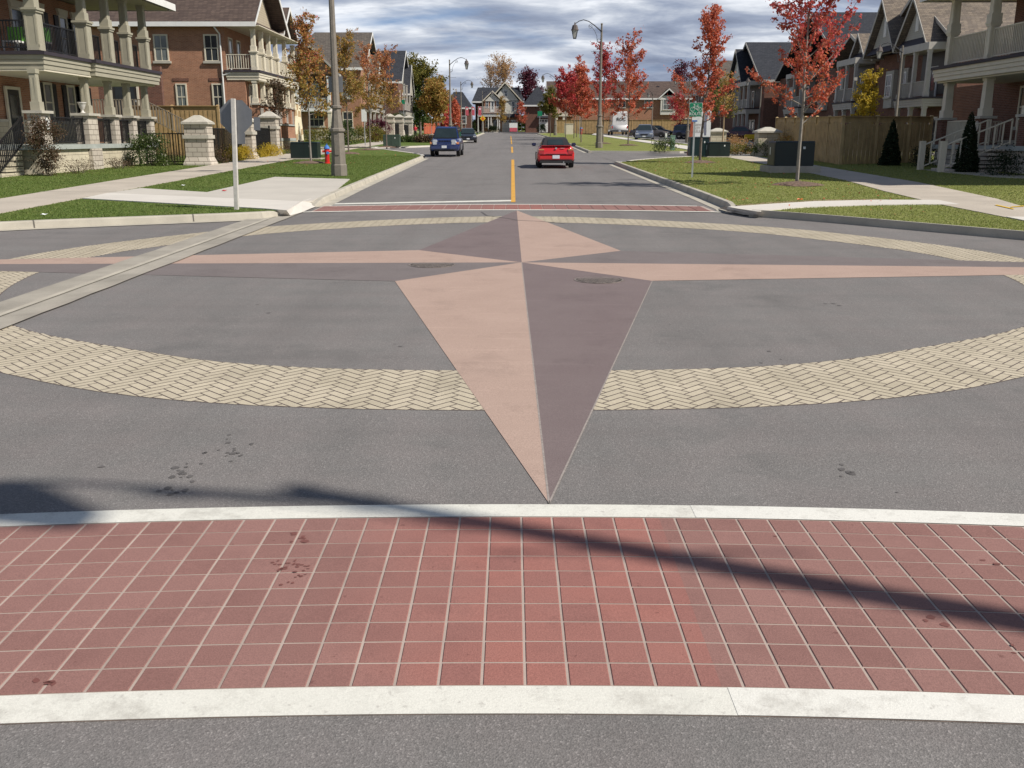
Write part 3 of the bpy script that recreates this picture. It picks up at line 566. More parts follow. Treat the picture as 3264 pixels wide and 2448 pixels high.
for sx, sy, n_, r_ in ((940, 1722, 5, .02), (900, 1805, 10, .013), (950, 1812, 9, .011), (930, 1850, 6, .010), (990, 1820, 5, .008), (140, 2180, 4, .02), (3145, 1788, 2, .02), (2990, 1985, 3, .022), (3210, 2075, 2, .012), (2440, 1718, 1, .01)):
    for _ in range(n_):
        x, y = G(sx+rr.gauss(0, 16), sy+rr.gauss(0, 10)); blob(x, y, r_*rr.uniform(.5, 1.2), r_*rr.uniform(.5, 1.1), .0084)
struct(part('crosswalk_spots', mb, M_damp))
# manhole covers
def manhole(x, y, r, lab):
    t = thing('manhole_cover', lab, 'manhole cover', (x, y, gz(y)), 0, 'manhole covers in the compass rose')
    part('recess', MB().disc(0, 0, r, .0040, .0046, 28), M_pitd, t)
    m_ = MB(); m_.lathe([(r, .0), (r, .0065), (r-.028, .0065), (r-.028, .0)], 0, 0, 28); n = 6; s = r*1.8/13
    for i in range(-n, n+1):
        for j in range(-n, n+1):
            px, py = (i+(j % 2)*.5)*s, j*s
            if math.hypot(px, py) < r-.045: m_.box(px-s*.36, px+s*.36, py-s*.30, py+s*.36, .004, .0070)
    part('cover', m_, M_steel, t)
manhole(-1.17, 13.78, .345, 'round iron manhole cover on the light west point of the painted compass star')
manhole(1.15, 12.40, .33, 'round iron manhole cover set in the dark south-east part of the painted compass star')
# ================================================= HOUSES
PI = math.pi
def Tm(x, y, z, rz=0.0): return Matrix.Translation((x, y, z)) @ Matrix.Rotation(rz, 4, 'Z')
def window(par, x, y, z, w, h, rz=0.0, fm=None, gm=None, sill=True, bars=(1, 2), cap=None, name='window', fr=0.09, shut=None):
    """front face of the frame looks along local -y before rotation; (x, y, z) is the bottom centre on the wall face"""
    M = Tm(x, y, z, rz); mb = MB(); mb.M = M; a, b = w/2, fr
    for q in ((-a-b, -a, -b*.4, h+b), (a, a+b, -b*.4, h+b), (-a, a, h, h+b), (-a, a, -b*.4, 0.0)): mb.box(q[0], q[1], -.07, .01, q[2], q[3])
    nx, nz = bars
    for i in range(1, nx): mb.box(-a+w*i/nx-.018, -a+w*i/nx+.018, -.045, .005, 0, h)
    for i in range(1, nz): mb.box(-a, a, -.05, .005, h*i/nz-.03, h*i/nz+.03)
    f = part(name, mb, fm or M_trimc, par)
    g = MB(); g.M = M; g.box(-a, a, -.025, .0, 0, h); part('pane', g, gm or M_glass, f)
    if sill: s = MB(); s.M = M; s.box(-a-.2, a+.2, -.14, .0, -.19, -.04); part('sill', s, M_cap, f)
    if cap: s = MB(); s.M = M; s.prism([(-a-b, h+b), (a+b, h+b), (a+b+.1, h+b+cap), (-a-b-.1, h+b+cap)], -.11, 0, 'y'); part('lintel', s, fm or M_trimc, f)
    if shut:
        for sx in (-1, 1):
            s = MB(); s.M = M; c = sx*(a+b+.22); s.box(c-.19, c+.19, -.06, .0, -.02, h+.06)
            for k in range(8): s.box(c-.15, c+.15, -.075, -.06, .06+k*h/8.3, .06+k*h/8.3+.09)
            part('shutter', s, shut, par)
    return f
def door(par, x, y, z, w=.95, h=2.1, rz=0.0, fm=None, dm=None):
    M = Tm(x, y, z, rz); mb = MB(); mb.M = M; a = w/2
    for q in ((-a-.12, -a, 0, h+.12), (a, a+.12, 0, h+.12), (-a, a, h, h+.12)): mb.box(q[0], q[1], -.08, .01, q[2], q[3])
    f = part('door', mb, fm or M_trimc, par); s = MB(); s.M = M; s.box(-a, a, -.05, 0, 0.02, h)
    part('door_leaf', s, dm or M_door, f); s = MB(); s.M = M; s.box(-a+.15, a-.15, -.06, -.05, .5, h-.2); part('pane', s, M_glass, f)
    s = MB(); s.M = M; s.box(a-.12, a-.07, -.11, -.05, 1.0, 1.12); part('handle', s, M_galv, f); return f
def column(par, x, y, z0, z1, w=.27, m=None, name='column', panel=True):
    mb = MB(); mb.cbox(x, y, w*1.45, w*1.45, z0, z0+.32); mb.cbox(x, y, w*1.12, w*1.12, z0+.32, z1-.16, (w*1.0, w*1.0)); mb.cbox(x, y, w*1.25, w*1.25, z1-.16, z1)
    if panel:
        for dx, dy in ((0, -1), (1, 0), (-1, 0), (0, 1)): 
            t = w*.535; e = w*.07
            if dx: mb.box(x+dx*t-e/2, x+dx*t+e/2, y-w*.42, y-w*.18, z0+.4, z1-.3); mb.box(x+dx*t-e/2, x+dx*t+e/2, y+w*.18, y+w*.42, z0+.4, z1-.3)
            else: mb.box(x-w*.42, x-w*.18, y+dy*t-e/2, y+dy*t+e/2, z0+.4, z1-.3); mb.box(x+w*.18, x+w*.42, y+dy*t-e/2, y+dy*t+e/2, z0+.4, z1-.3)
    return part(name, mb, m or M_trim, par)
def boxpier(par, x, y, z0, z1, w=.42, m=None):
    mb = MB(); mb.cbox(x, y, w, w, z0, z1-.16); mb.cbox(x, y, w*1.22, w*1.22, z1-.16, z1-.08); mb.cbox(x, y, w*1.4, w*1.4, z1-.08, z1)
    e = w/2
    for s in (-1, 1):
        for a, b in ((-e*.95, -e*.62), (e*.62, e*.95)):
            mb.box(x+a, x+b, y+s*e-.012*(s < 0), y+s*e+.012*(s > 0)+.0, z0+.1, z1-.25); mb.box(x+s*e-.012*(s < 0), x+s*e+.012*(s > 0), y+a, y+b, z0+.1, z1-.25)
        mb.box(x-e*.95, x+e*.95, y+s*e-.014*(s < 0), y+s*e+.014*(s > 0), z0, z0+.2); mb.box(x+s*e-.014*(s < 0), x+s*e+.014*(s > 0), y-e*.95, y+e*.95, z0, z0+.2)
    return part('balcony_pier', mb, m or M_trim, par)
def stonepier(par, x, y, z0, z1, w=.5, d=None, m=None, cm=None):
    d = d or w; mb = MB(); mb.cbox(x, y, w, d, z0, z1-.10); p = part('pier', mb, m or M_block, par)
    c = MB(); c.cbox(x, y, w+.22, d+.22, z1-.10, z1); part('pier_cap', c, cm or M_cap, p); return p
def rail(par, x0, y0, x1, y1, z0, z1, m=None, sp=.115, name='railing', bt=.03, dz=0.0, posts=True):
    """z0..z1 at the start; dz rises along the run"""
    mb = MB(); L = math.hypot(x1-x0, y1-y0); ux, uy = (x1-x0)/L, (y1-y0)/L; n = max(2, int(L/sp)); px, py = -uy, ux
    def bar(z, hh, ww):
        q = []
        for e, zz in ((0, z), (L, z+dz)):
            for s in (-1, 1):
                for k in (0, 1): q.append((x0+ux*e+px*s*ww/2, y0+uy*e+py*s*ww/2, zz+k*hh))
        mb.add(q, [(0, 1, 3, 2), (4, 6, 7, 5), (0, 4, 5, 1), (2, 3, 7, 6), (1, 5, 7, 3), (0, 2, 6, 4)])
    bar(z1-.05, .05, .07); bar(z0+.08, .045, .045)
    for i in range(n+1):
        e = L*i/n; cx, cy = x0+ux*e, y0+uy*e; z = dz*i/n
        t = bt if 0 < i < n or not posts else .05
        mb.box(cx-t/2, cx+t/2, cy-t/2, cy+t/2, z0+.08+z if not (posts and i in (0, n)) else z0+z, z1-.02+z)
    return part(name, mb, m or M_black, par)
def roof_ridge(par, x0, x1, y0, y1, ze, zr, along='x', hip0=0.0, hip1=0.0, m=None, th=.16, name='roof', yr=None, fasc=None):
    """pitched roof over a rectangle of eaves, ridge along x or y, optional hips"""
    mb = MB()
    if along == 'x':
        c = (y0+y1)/2 if yr is None else yr; r0, r1 = (x0+hip0, c, zr), (x1-hip1, c, zr)
        q = [(x0, y0, ze), (x1, y0, ze), (x1, y1, ze), (x0, y1, ze), r0, r1]; fs = [(0, 1, 5, 4), (2, 3, 4, 5), (0, 4, 3), (1, 2, 5)]
    else:
        c = (x0+x1)/2 if yr is None else yr; r0, r1 = (c, y0+hip0, zr), (c, y1-hip1, zr)
        q = [(x0, y0, ze), (x1, y0, ze), (x1, y1, ze), (x0, y1, ze), r0, r1]; fs = [(0, 4, 5, 3), (1, 2, 5, 4), (0, 1, 4), (3, 5, 2)]
    if not hip0: fs = [f for f in fs if f != ((0, 4, 3) if along == 'x' else (0, 1, 4))]
    if not hip1: fs = [f for f in fs if f != ((1, 2, 5) if along == 'x' else (3, 5, 2))]
    lo = [(p[0], p[1], p[2]-th) for p in q]; n = 6
    edges = {}
    for f in fs:
        for a, b in zip(f, f[1:]+f[:1]): edges[frozenset((a, b))] = edges.get(frozenset((a, b)), 0)+1
    side = []
    for f in fs:
        for a, b in zip(f, f[1:]+f[:1]):
            if edges[frozenset((a, b))] == 1: side.append((b, a, a+n, b+n))
    mb.add(q+lo, fs+[tuple(i+n for i in reversed(f)) for f in fs])
    rf = part(name, mb, m or M_shB, par)
    tb = MB(); tb.add(q+lo, side)
    # rake boards and gutters stand proud of the roof edge
    cx, cy = (x0+x1)/2, (y0+y1)/2; tv = []
    for p in q: tv.append((p[0]+(.02 if p[0] > cx+.01 else -.02), p[1]+(.02 if p[1] > cy+.01 else -.02 if p[1] < cy-.01 else 0), p[2]+.015))
    tl = [(p[0], p[1], p[2]-th-.09) for p in tv]; tb = MB(); tb.add(tv+tl, side+[(a, b, c_, d) for (a, b, c_, d) in []])
    t = part('eave_trim', tb, fasc or M_white, rf)
    sm = t.modifiers.new('thickness', 'SOLIDIFY'); sm.thickness = 0.05; sm.offset = 1
    return rf
def tri_wall(par, pts, y0, y1, m, name='gable', axis='y'):
    return part(name, MB().prism(pts, y0, y1, axis), m, par)
def soffit(par, x0, x1, y0, y1, z, m=None): return part('soffit', MB().box(x0, x1, y0, y1, z-.05, z), m or M_trim, par)
def fascia(par, x0, x1, y0, y1, z0, m=None, h=.50, flash=True):
    mb = MB(); s = h/3
    for k in range(3): e = .035*k; mb.box(x0-e, x1+e, y0-e, y1+e, z0+k*s+.008*(k > 0), z0+(k+1)*s)
    f = part('balcony_fascia', mb, m or M_trim, par)
    if flash: part('flashing', MB().box(x0-.14, x1+.14, y0-.14, y1+.14, z0+h+.002, z0+h+.13), M_flash, f)
    return f
def vent(par, x, y, z, w, h, rz=0.0, m=None):
    mb = MB(); mb.M = Tm(x, y, z, rz); mb.box(-w/2, w/2, -.06, 0, 0, h)
    for k in range(int(h/.12)): mb.box(-w/2+.05, w/2-.05, -.08, -.06, .04+k*.12, .10+k*.12)
    return part('gable_vent', mb, m or M_trimc, par)

# ---- near left house: local x runs up the street, local y runs away from it
def local(X, Y, X0, Y0, rz):
    dx, dy = X-X0, Y-Y0; c, s = math.cos(-rz), math.sin(-rz); return (c*dx-s*dy, s*dx+c*dy)
A0 = (-17.45, 36.0); ga = gz(40)
A = thing('house', 'brick corner house at the left edge with two-storey khaki porch on stone piers', 'house', (A0[0], A0[1], 0), PI/2, 'houses on the left side of the street')
WY = 3.1     # porch depth
part('wall', MB().box(-1.2, 11.6, WY, 14, 0.2, 8.0), M_brick, A)
part('stone_base', MB().box(-1.26, 11.66, WY-.06, 14.06, 0.2, 2.6), M_lime, A); part('base_ledge', MB().box(-1.3, 11.7, WY-.1, 14.1, 2.6, 2.72), M_cap, A)
pl = part('porch_base', MB().box(0.3, 11.95, .18, WY-.062, -.1, 1.55), M_lime, A); part('porch_slab', MB().box(0.0, 12.1, .06, WY-.062, 1.552, 1.73), M_slab, pl)
part('base_buttress', MB().box(4.35, 5.35, .02, .17, -.1, 1.548), M_block, A)
px_ = [0.75, 5.0, 7.35, 9.4, 11.6]
for i, x in enumerate(px_):
    w_ = .62 if i else .72
    if i == 1: stonepier(A, x-.18, .34, 1.732, 2.97, .92, .56)
    else: stonepier(A, x, .34, 1.732, 2.97, w_ if i == 0 else .50, .52)
    column(A, x, .34, 2.972, 4.46, .245)
for a, b in zip(px_, px_[1:]):
    a_ = a+.38 if a == px_[0] else a+.34 if a != px_[1] else a+.30; b_ = b-.30 if b != px_[1] else b-.66
    rail(A, a_, .3, b_, .3, 1.735, 2.78, M_black, sp=.125); rail(A, a+.25, .42, b-.25, .42, 5.14, 6.22, M_black, sp=.125)
fascia(A, .9, 4.86, -.02, WY-.02, 4.47); fascia(A, 4.93, 12.2, -.22, WY-.02, 4.47)
part('porch_ceiling', MB().box(.92, 12.15, .0, WY-.03, 4.40, 4.465), M_trimc, A)
bx_ = [1.15, 5.2, 7.55, 9.6, 11.8]
for i, x in enumerate(bx_):
    boxpier(A, x, .22 if i else .30, 5.135, 6.62, .46 if i < 2 else .38); column(A, x, .22 if i else .30, 6.622, 8.05, .27)
rail(A, .95, .5, .95, WY-.1, 5.14, 6.2)
soffit(A, .2, 13.4, -.55, WY+.3, 8.10, M_trim)
roof_ridge(A, -1.9, 13.7, -.75, 14.7, 8.34, 12.6, 'x', 4.0, 4.2, M_shB, .22)
for x in (7.4+.2, 9.35+.5, 11.0+.2):
    window(A, x-.1, WY, 2.75, .62, 1.5, 0, M_trimc, M_glassl, True, (1, 2), None, 'window', .1, M_shut); window(A, x-.1, WY, 5.5, .62, 1.75, 0, M_trimc, M_glass, False, (1, 2), .28, 'window', .1, M_shut)
door(A, 4.3, WY-.06, 1.74, .95, 2.15, 0, M_trimc); door(A, 3.2, WY, 5.15, .95, 2.1, 0, M_trimc)
window(A, 5.6, WY, 5.3, .9, 1.8, 0, M_trimc, M_glass, False, (1, 2), .28)
# entrance steps climb up the street to the end of the porch
nst = 6; mbs = MB(); sx0 = -1.95
for k in range(nst): mbs.box(sx0+k*.32, 0.0, .75, 3.0, -.1 if k == 0 else .4+k*.195, .55+k*.195+.0)
part('front_steps', mbs, M_lime, A)
rail(A, sx0-.02, .72, .25, .72, .62, 1.62, M_black, .13, 'stair_rail', dz=1.15); rail(A, sx0-.02, 3.0, .2, 3.0, .62, 1.62, M_black, .13, 'stair_rail', dz=1.15)
for yy in (.72, 3.0): part('newel_post', MB().cbox(sx0-.06, yy, .11, .11, .3, 1.72), M_black, A)
part('step_post', MB().tube([(sx0-.5, 1.2, .3), (sx0-.5, 1.2, 1.35)], .05, 8), M_postw, A)
# house number plaque
hn = part('number_plaque', MB().lathe([(.19, 0), (.19, .03)], 0, 0, 20), M_white, A); hn.data.transform(Matrix.Translation((.75, .06, 2.50)) @ Matrix.Rotation(PI/2, 4, 'X') @ Matrix.Diagonal((1, 1.25, 1, 1)))
mbt = MB(); 
for k in range(20):
    a0, a1 = 2*PI*k/20, 2*PI*(k+1)/20; mbt.tube([(.75+.20*math.cos(a0), .025, 2.5+.25*math.sin(a0)), (.75+.20*math.cos(a1), .025, 2.5+.25*math.sin(a1))], .018, 4)
part('plaque_rim', mbt, M_black, hn)
TXT = {}
def text_part(body, size, M, m, par, name='lettering', ext=.004, align='CENTER', off=.018):
    cu = bpy.data.curves.new('t', 'FONT'); cu.body = body; cu.size = size; cu.align_x = align; cu.extrude = ext; cu.resolution_u = 2; cu.offset = size*off
    to = bpy.data.objects.new('t', cu); C.objects.link(to); dg = bpy.context.evaluated_depsgraph_get(); me = bpy.data.meshes.new_from_object(to.evaluated_get(dg))
    bpy.data.objects.remove(to); me.name = name; me.transform(M); me.materials.clear(); me.materials.append(m)
    o = bpy.data.objects.new(name, me); C.objects.link(o); o.parent = par; return o
UPR = Matrix.Rotation(PI/2, 4, 'X')
text_part('2', .3, Matrix.Translation((.75, .02, 2.40)) @ UPR, M_black, hn, 'numeral')

# ---- second left house
B0 = (-16.9, 66.0)
B = thing('house', 'red brick house with two upper and two lower side windows and cream corner balcony', 'house', (B0[0], B0[1], 0), PI/2, 'houses on the left side of the street')
part('wall', MB().box(0.0, 12.0, 2.15, 14.5, .5, 9.1), M_brick, B)
part('ground_floor_wall', MB().box(0.002, 11.5, .95, 2.14, .5, 5.7), M_brick, B)
pb = part('porch_base', MB().box(-.25, 11.9, .1, .94, .5, 2.85), M_brick, B); part('limestone_footing', MB().box(-.32, 11.97, .02, .938, .4, 1.75), M_lime, pb); part('base_ledge', MB().box(-.36, 12.0, -.02, .936, 1.752, 1.95), M_slab, pb)
part('porch_ledge', MB().box(-.3, 12.0, .02, .945, 2.852, 2.97), M_slab, B)
for i, x in enumerate((.15, 2.2, 4.2, 7.6, 9.6, 11.5)):
    mb = MB(); mb.cbox(x, .36, .46, .46, 2.972, 4.12); p_ = part('pier', mb, M_brick, B); part('pier_cap', MB().cbox(x, .36, .62, .62, 4.12, 4.22), M_cap, p_)
    column(B, x, .36, 4.222, 5.70, .27, M_trimc)
    if i: rail(B, px0+.24, .36, x-.24, .36, 2.975, 3.95, M_trimg, .16, 'railing', .05)
    px0 = x
fascia(B, -.05, 12.1, .0, 2.12, 5.71, M_trimc); part('porch_ceiling', MB().box(0, 12.05, .03, .94, 5.66, 5.705), M_trimc, B)
for i, x in enumerate((.2, 2.2, 4.2, 6.2, 9.0, 11.8)):
    boxpier(B, x, .28, 6.342, 7.55, .40, M_trimc); column(B, x, .28, 7.552, 8.95, .25, M_trimc)
    if i: rail(B, px0+.2, .28, x-.2, .28, 6.345, 7.35, M_trimc, .14, 'railing', .05)
    px0 = x
rail(B, .08, .5, .08, 2.1, 6.345, 7.35, M_trimc, .15, 'railing', .04)
soffit(B, -.45, 12.3, -.35, 15, 9.12, M_trimc)
roof_ridge(B, -.55, 9.4, -.1, 15.2, 9.30, 13.6, 'y', 0.0, 0.0, M_shB, .2)
tri_wall(B, [(0.1, 9.15), (8.75, 9.15), (4.42, 12.95)], .9, 1.05, M_sid); vent(B, 4.42, .9, 10.6, .75, 1.5, 0, M_trimc)
roof_ridge(B, 8.3, 13.3, .1, 12, 9.45, 11.6, 'y', 0.0, 0.0, M_shB, .18, 'dormer_roof'); tri_wall(B, [(8.7, 9.3), (12.9, 9.3), (10.8, 11.2)], .5, .65, M_sid)
part('dormer_skirt_roof', MB().prism([(-.2, 9.14), (.9, 9.14), (.9, 9.75)], .1, 8.7, 'x'), M_shB, B)
for (X, z, gm) in ((-23.25, 6.95, M_glassl), (-19.92, 6.95, M_glass)):
    lx = local(X, 66.0, B0[0], B0[1], PI/2); window(B, 0.0, lx[1], z, .78, 1.55, -PI/2, M_trimc, gm, True, (2, 2), None)
for (X, z, gm) in ((-22.15, 3.85, M_glassl), (-19.72, 3.85, M_glass)):
    lx = local(X, 66.0, B0[0], B0[1], PI/2); window(B, 0.0, lx[1], z, .56, 1.55, -PI/2, M_trimc, gm, True, (2, 2), None)
    mb = MB(); mb.box(-.03, 0, lx[1]-.55, lx[1]+.55, z+1.78, z+1.98); part('brick_lintel', mb, M_brick2, B)
for x_, z_ in ((3.4, 5.0),):
    window(B, 1.2, .95, 4.1, .7, 1.3, 0, M_trimc, M_glass, False); window(B, 5.5, .95, 4.1, .9, 1.3, 0, M_trimc, M_glass, False); window(B, 9, .95, 4.1, .9, 1.3, 0, M_trimc, M_glass, False)
for x_ in (1.3, 3.2, 6.8, 9.6): window(B, x_, 2.15, 6.6, .7, 1.8, 0, M_trimc, M_glass, False)
dp = MB(); dp.tube([(-.5, 2.7, 9.15), (-.42, 2.55, 8.9), (-.1, 2.4, 8.6), (-.1, 2.38, 1.2)], .055, 8); dp.tube([(-.1, 2.38, 6.0), (-.1, 1.9, 6.15), (-.1, 1.75, 6.4)], .05, 8); part('downspout', dp, M_white, B)
part('wall_light', MB().box(-.2, -.0, 6.85, 7.0, 5.05, 5.22), M_galv, B)
for dx in (.0, 2.5): part('roof_vent', MB().box(1.9, 2.4, 4.1+dx, 4.6+dx, 11.35, 11.72), M_flash, B)
# ---- third and fourth houses on the left
def house_front_gable(X0, Y0, w, dep, ze, zr, rm, wm, lab, fg=True, gt='brick', bal=True, grp='houses on the left side of the street', seed=0):
    """its side faces the viewer and its front faces the street; root axes: x to the street side, y away"""
    h = thing('house', lab, 'house', (X0, Y0, 0), 0, grp); g0 = gz(Y0)
    part('wall', MB().box(0, w, 0, dep, g0-.5, ze), wm, h); part('stone_base', MB().box(-.05, w+.05, -.05, dep+.05, g0-.5, g0+1.3), M_lime, h)
    roof_ridge(h, -.5, w+.7, -.6, dep+.6, ze, zr, 'x', 3.4, 0.0, rm, .2)
    tri_wall(h, [(0.2, ze), (dep-.2, ze), (dep/2, zr-.6)], w-.1, w+.05, M_sidg, 'gable', 'x')
    tri_wall(h, [(dep*.50, ze-1.6), (dep*1.0, ze-1.6), (dep*.75, zr-2.2)], w+.85, w+1.0, M_sidg, 'gable', 'x')
    roof_ridge(h, w-3, w+1.2, dep*.46, dep*1.04, ze-1.5, zr-1.9, 'x', 0, 0, rm, .16, 'dormer_roof')
    fascia(h, w+.06, w+1.1, .3, dep-.3, g0+3.3, M_trimg, .45)
    for yy in (.5, dep*.33, dep*.66, dep-.5): column(h, w+.9, yy, g0+1.0, g0+3.3, .25, M_trimg, panel=False); column(h, w+.9, yy, g0+4.9, ze-1.55 if yy > dep*.45 else ze-.3, .25, M_trimg, panel=False)
    rail(h, w+.9, .6, w+.9, dep-.6, g0+3.9, g0+4.9, M_trimg, .3, 'railing', .05)
    if fg:
        gx = w*.42; part('recess_shade_panel', MB().box(gx-1.75, gx+1.75, -.1, -.001, ze-4.6, ze-.9), M_door, h)  # raised dark panel: the shade of a balcony recess put into its colour
        tri_wall(h, [(gx-2.6, ze-.7), (gx+2.6, ze-.7), (gx, ze+2.0)], -1.1, -.95, wm); roof_ridge(h, gx-3.1, gx+3.1, -1.6, 4, ze-.75, ze+2.35, 'y', 0, 0, rm, .18, 'gable_roof', fasc=M_trimg)
        part('gable_vent', MB().box(gx-.25, gx+.25, -1.16, -1.1, ze+.35, ze+.85), M_trimc, h)
        part('balcony_deck', MB().box(gx-1.9, gx+1.9, -1.3, -.1, ze-4.75, ze-4.4), M_white, h); rail(h, gx-1.8, -1.2, gx+1.8, -1.2, ze-4.4, ze-3.3, M_white, .17, 'railing', .05)
        for s in (-1, 1): column(h, gx+s*1.8, -1.2, ze-4.4, ze-.95, .3, M_white, panel=False); column(h, gx+s*1.8, -1.2, g0+.2, ze-4.75, .4, M_trimc, panel=False)
        window(h, gx, -.10, ze-3.6, .9, 1.8, 0, M_trimc, M_glassl, False, (2, 1)); window(h, gx, 0, g0+1.7, 1.6, 1.5, 0, M_trimc, M_glass, True, (3, 2))
        window(h, w-1.6, 0, ze-3.2, 1.0, 1.7, 0, M_trimc, M_glassl, True, (2, 2)); window(h, w-1.6, 0, g0+1.6, 1.0, 1.6, 0, M_trimc, M_glass, True, (2, 2))
    for yy in (dep*.2, dep*.5, dep*.8): window(h, w, yy, g0+5.2, .9, 1.6, PI/2, M_trimc, M_glass, False); window(h, w, yy, g0+1.6, .9, 1.6, PI/2, M_trimc, M_glass, False)
    return h
hC = house_front_gable(-26.2, 112, 9.0, 12, 9.6, 14.0, M_shG, M_brick, 'grey-roofed brick house with a brick gable over a white balcony, behind street trees')
hD = house_front_gable(-25.0, 150, 7.6, 13, 10.2, 15.2, M_shD, M_brick2, 'furthest house of the left row, with a steep charcoal roof', fg=False)

# ---- right hand near house, in its own shade
R0 = (19.4, 45.9)
H = thing('house', 'shaded brick house at the right edge with two-storey cream porch and front steps', 'house', (R0[0], R0[1], 0), -PI/2)
# local x runs back toward the viewer, local y away from the street
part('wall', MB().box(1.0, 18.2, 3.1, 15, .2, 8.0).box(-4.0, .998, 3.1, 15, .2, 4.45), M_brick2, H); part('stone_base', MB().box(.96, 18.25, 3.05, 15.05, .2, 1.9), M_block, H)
pl = part('porch_base', MB().box(1.0, 14.5, .18, 3.04, -.1, 1.5), M_block, H); part('porch_slab', MB().box(.8, 14.6, .06, 3.045, 1.502, 1.68), M_slab, pl)
for i, x in enumerate((1.35, 5.0, 8.55, 12.1)):
    stonepier(H, x, .36, 1.682, 2.86, .5, .5, M_brick2, M_cap); column(H, x, .36, 2.862, 4.44, .30, M_trimc, panel=False)
    boxpier(H, x+.05, .25, 5.10, 6.55, .34, M_trimc); column(H, x+.05, .25, 6.552, 8.0, .30, M_trimc)
    if i:
        if i != 2: rail(H, px0+.3, .36, x-.3, .36, 1.685, 2.72, M_trimc, .13, 'railing', .045)
        rail(H, px0+.25, .25, x-.2, .25, 5.11, 6.3, M_trimc, .13, 'railing', .04)
    px0 = x
rail(H, 5.3, .36, 5.6, .36, 1.685, 2.72, M_trimc, .13, 'railing', .045); rail(H, 7.75, .36, 8.25, .36, 1.685, 2.72, M_trimc, .13, 'railing', .045); rail(H, 1.2, .55, 1.2, 3.0, 1.685, 2.72, M_trimc, .13, 'railing', .045)
fascia(H, .85, 14.7, -.15, 3.02, 4.45, M_trimc); part('porch_ceiling', MB().box(.9, 14.6, .0, 3.0, 4.38, 4.445), M_trimc, H)
rail(H, 1.1, .5, 1.1, 3.0, 5.11, 6.3, M_trimc, .13, 'railing', .04)
soffit(H, .2, 19, -.55, 15, 8.05, M_trimc); roof_ridge(H, .0, 19.2, -.75, 15.7, 8.25, 12.9, 'x', 4.5, 0.0, M_shD, .22)
tri_wall(H, [(10.4, 8.3), (17.4, 8.3), (13.9, 13.6)], -.2, 0, M_sid); roof_ridge(H, 10.0, 17.8, -.6, 8, 8.3, 14.1, 'y', 0, 0, M_shD, .18, 'gable_roof')
for x in (2.9, 10.3): window(H, x, 3.1, 2.5, .8, 1.6, 0, M_trimc, M_glass, True, (1, 2), None, 'window', .1)
for x in (2.9, 6.6, 10.4): window(H, x, 3.1, 5.3, .8, 1.9, 0, M_trimc, M_glassl, True, (2, 2), .25, 'window', .12, M_shutr)
door(H, 6.6, 3.04, 1.69, 1.0, 2.2, 0, M_trimc)
mbs = MB()
for k in range(7): mbs.box(5.75, 7.6, -2.3+k*.34, .06, 0.2 if k == 0 else .5+k*.16, .62+k*.155)
part('front_steps', mbs, M_block, H)
for xx in (5.7, 7.65):
    rail(H, xx, -2.35, xx, .2, .72, 1.72, M_trimc, .3, 'stair_rail', .045, dz=1.0); part('newel_post', MB().cbox(xx, -2.4, .2, .2, .3, 1.86), M_trimc, H)
hn2 = part('number_plaque', MB().lathe([(.17, 0), (.17, .03)], 0, 0, 18), M_cap, H); hn2.data.transform(Matrix.Translation((5.0, .09, 2.45)) @ Matrix.Rotation(PI/2, 4, 'X') @ Matrix.Diagonal((1, 1.3, 1, 1)))
sheet('concrete_path', [[(18.9, 38.3), (18.9, 40.15), (17.1, 40.15), (17.0, 38.3), (17.3, 34.5), (20, 31), (20, 33.5), (18.7, 36)]], .139, M_conc, .04)

